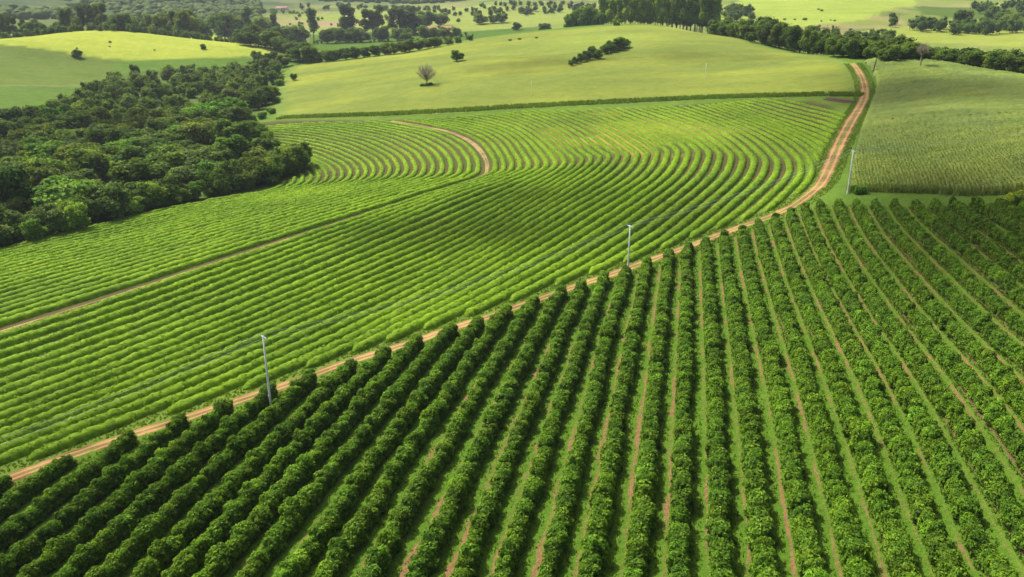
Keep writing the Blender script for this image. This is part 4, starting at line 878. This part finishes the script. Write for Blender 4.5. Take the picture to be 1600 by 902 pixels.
# ------------------------------------------------------------------ power line
def pole(xy, H, label, arm_dir, arm=True, r=0.15):
    z = float(height(*xy)); e = bpy.data.objects.new('utility_pole', None); COL.objects.link(e); e.location = (xy[0], xy[1], z); e.rotation_euler = (0, 0, arm_dir); tag(e, label, 'pole', 'concrete utility poles' if arm else None)
    v, f = tube([(0, 0, -1.0), (0, 0, H * 0.5), (0, 0, H), (0, 0, H + 0.01)], [r * 1.25, r, r * 0.75, 0.01], 10); obj('shaft', mesh_np('shaft', v, f, smooth=False), CONCRETE, e)
    if arm:
        c = obj('crossarm', mesh_np('crossarm', *boxm(-0.85, 0.85, -0.06 - r, 0.06 - r, H - 0.35, H - 0.22)), CONCRETE, e)
        for q in (-0.75, 0.75):
            v, f = tube([(0, 0, 0), (0, 0, 0.10), (0, 0, 0.11), (0, 0, 0.2), (0, 0, 0.21), (0, 0, 0.28)], [0.03, 0.03, 0.08, 0.07, 0.05, 0.02], 8); obj('insulator', mesh_np('insulator', v, f), CERAMIC, c, (q, -r, H - 0.22))
        v, f = tube([(0.5, -r, H - 0.30), (0.0, -r * 0.9, H - 0.95)], [0.025, 0.025], 5); obj('brace', mesh_np('brace', v, f), STEEL, e)
        obj('collar', mesh_np('collar', *boxm(-r * 1.2, r * 1.2, -r * 1.2, r * 1.2, 1.5, 1.62)), STEEL, e)
    return np.array([xy[0], xy[1], z + H - 0.05])
pb = [base_px(423, 634), base_px(981, 425), base_px(1324, 303)]; ptop = [525, 352, 235]
pb = [pb[0] + (pb[0] - pb[1]) * np.array([0.95, 0.95])] + pb + [base_px(1325, 300) + np.array([75.0, 10.0])]
ph = [9.0] + [height_to(pb[k + 1], ptop[k]) for k in range(3)] + [9.0]
plab = ['concrete utility pole farther down the road, left of the picture', 'pale concrete utility pole nearest the viewer, at the left road bend of hedges', 'pale concrete utility pole in the middle, beside the dirt road', 'tall white concrete utility pole at the corner of the maize', 'concrete utility pole farther along the maize, right of the picture']
ptops = []
for k in range(5):
    dv = pb[min(k + 1, 4)] - pb[max(k - 1, 0)]; ptops.append((pole(pb[k], ph[k], plab[k], math.atan2(dv[1], dv[0]) + math.pi / 2), math.atan2(dv[1], dv[0]) + math.pi / 2))
spans = ['from the nearest pole off to the lower left', 'from the nearest pole to the middle pole', 'from the middle pole to the pole at the maize corner', 'from the maize corner pole off to the right']
for k in range(4):
    for q, nm in ((-0.75, 'field-side'), (0.75, 'hedge-side')):
        (A, a0), (B, a1) = ptops[k], ptops[k + 1]; A = A + np.array([math.cos(a0) * q, math.sin(a0) * q, 0.1]); B = B + np.array([math.cos(a1) * q, math.sin(a1) * q, 0.1])
        t = np.linspace(0, 1, 25)[:, None]; sag = 1.9 if k < 2 else 1.4; P = A * (1 - t) + B * t - np.array([0, 0, 1]) * sag * 4 * t * (1 - t)
        v, f = tube(P - A, np.full(25, 0.019), 5); tag(obj('power_wire', mesh_np('power_wire', v, f, smooth=True), WIRE, loc=tuple(A)), f'thin {nm} power wire {spans[k]}', 'wire', 'wires of the power line')
pole(base_px(1102, 120), 6.5, 'slim white post standing alone on the hay hill', 0.0, False, 0.10)
pole(base_px(830, 149), 6.5, 'thin grey post low on the hay hill', 0.0, False, 0.06)
def wood_post(xy, H, lean, label):
    e = bpy.data.objects.new('wooden_post', None); COL.objects.link(e); e.location = (xy[0], xy[1], float(height(*xy))); e.rotation_euler = (0, lean, 0); tag(e, label, 'post')
    v, f = tube([(0, 0, -0.5), (0, 0, H * 0.6), (0.05, 0, H)], [0.32, 0.28, 0.2], 7); obj('shaft', mesh_np('shaft', v, f), WOODP, e)
    v, f = tube([(0, 0, H * 0.7), (0.5, 0.1, H * 0.95)], [0.14, 0.05], 5); obj('stub', mesh_np('stub', v, f), WOODP, e)
wood_post(base_px(1364, 113), 6.2, 0.12, 'dark leaning dead trunk beside the red road before the maize')
# heap of turned red earth where the hay margin meets the road
def earth():
    c = base_px(1312, 157.5); n, m = 34, 14; V = []
    d0 = base_px(1334, 161) - base_px(1286, 154.5); L = np.linalg.norm(d0); d0 /= L; d1 = np.array([-d0[1], d0[0]])
    for i in range(n):
        for j in range(m):
            u, v = i / (n - 1) * 2 - 1, j / (m - 1) * 2 - 1; q = c + d0 * u * L / 2 + d1 * v * 3.2; b = max(0, 1 - u * u) ** 0.5 * max(0, 1 - v * v)
            V.append((q[0], q[1], float(height(*q)) - 0.12 + b * (0.55 + 0.25 * float(vnoise(np.array([q[0] / 0.9]), np.array([q[1] / 0.9]), seed=91)[0]))))
    ix = np.arange(n * m).reshape(n, m); F = np.stack([ix[:-1, :-1], ix[:-1, 1:], ix[1:, 1:], ix[1:, :-1]], -1).reshape(-1, 4)
    tag(obj('earth_bank', mesh_np('earth_bank', np.array(V), F), DSOIL), kind='structure')
earth()

# ------------------------------------------------------------------ thin summer haze
def haze():
    z0 = float(GZ.min()) - 1.0; z1 = max(float(GZ.max()) + 20, 80); E = 9300.0
    v, f = boxm(-E, E, -E, E, z0, z1); m, nt, nd, lk = new_mat('haze_air')
    pv = N(nd, 'ShaderNodeVolumePrincipled'); pv.inputs['Color'].default_value = (0.80, 0.88, 1.0, 1); pv.inputs['Density'].default_value = HAZE; pv.inputs['Anisotropy'].default_value = 0.3
    out = N(nd, 'ShaderNodeOutputMaterial'); lk.new(pv.outputs[0], out.inputs['Volume'])
    tag(obj('haze', mesh_np('haze', v, f), m), 'thin bluish haze over the distant hills', 'haze', kind='stuff')
# ------------------------------------------------------------------ passing clouds overhead whose shade dapples the fields
def cloud_mat():
    m, nt, nd, lk = new_mat('cloud_vapour')
    d = N(nd, 'ShaderNodeBsdfTranslucent'); d.inputs[0].default_value = (0.95, 0.95, 0.95, 1); t = N(nd, 'ShaderNodeBsdfTransparent'); mx = N(nd, 'ShaderNodeMixShader'); mx.inputs[0].default_value = 0.19
    lk.new(t.outputs[0], mx.inputs[1]); lk.new(d.outputs[0], mx.inputs[2]); out = N(nd, 'ShaderNodeOutputMaterial'); lk.new(mx.outputs[0], out.inputs[0]); return m
CLOUDM = cloud_mat()
def cloud(cx, cy, rx, ry, n, label, alt=1300.0):
    V, F, off = [], [], 0; k = (alt - 5) / SDIR.z; ox, oy = cx + SDIR.x * k, cy + SDIR.y * k
    for i in range(n):
        a = rng.uniform(0, 6.28); q = math.sqrt(rng.uniform(0, 1)) * 0.78; r = rng.uniform(0.28, 0.46) * min(rx, ry)
        v = ICO_V * rng.uniform(0.9, 1.1, (len(ICO_V), 1)) * np.array([r, r, r * 0.5]) + (math.cos(a) * q * rx, math.sin(a) * q * ry, rng.uniform(-0.1, 0.2) * min(rx, ry)); V.append(v); F.append(ICO_F + off); off += len(v)
    tag(obj('cloud', mesh_np('cloud', np.vstack(V), np.vstack(F), smooth=True), CLOUDM, loc=(ox, oy, alt)), label, 'cloud', 'clouds overhead')
cloud(165, 275, 105, 150, 15, 'broad white cloud above the right, shading the maize')
cloud(105, 140, 62, 78, 14, 'white cloud above the right-hand coffee hedges')
cloud(8, 206, 58, 32, 24, 'small thin white cloud above the middle, shading young coffee')
cloud(-70, 95, 50, 32, 7, 'small thin white cloud above the near left coffee hedges')
cloud(60, 480, 110, 45, 9, 'long thin white cloud above the hay hill')
cloud(-190, 330, 60, 110, 9, 'white cloud above the left woodland')
HAZE = 0.00007
haze()
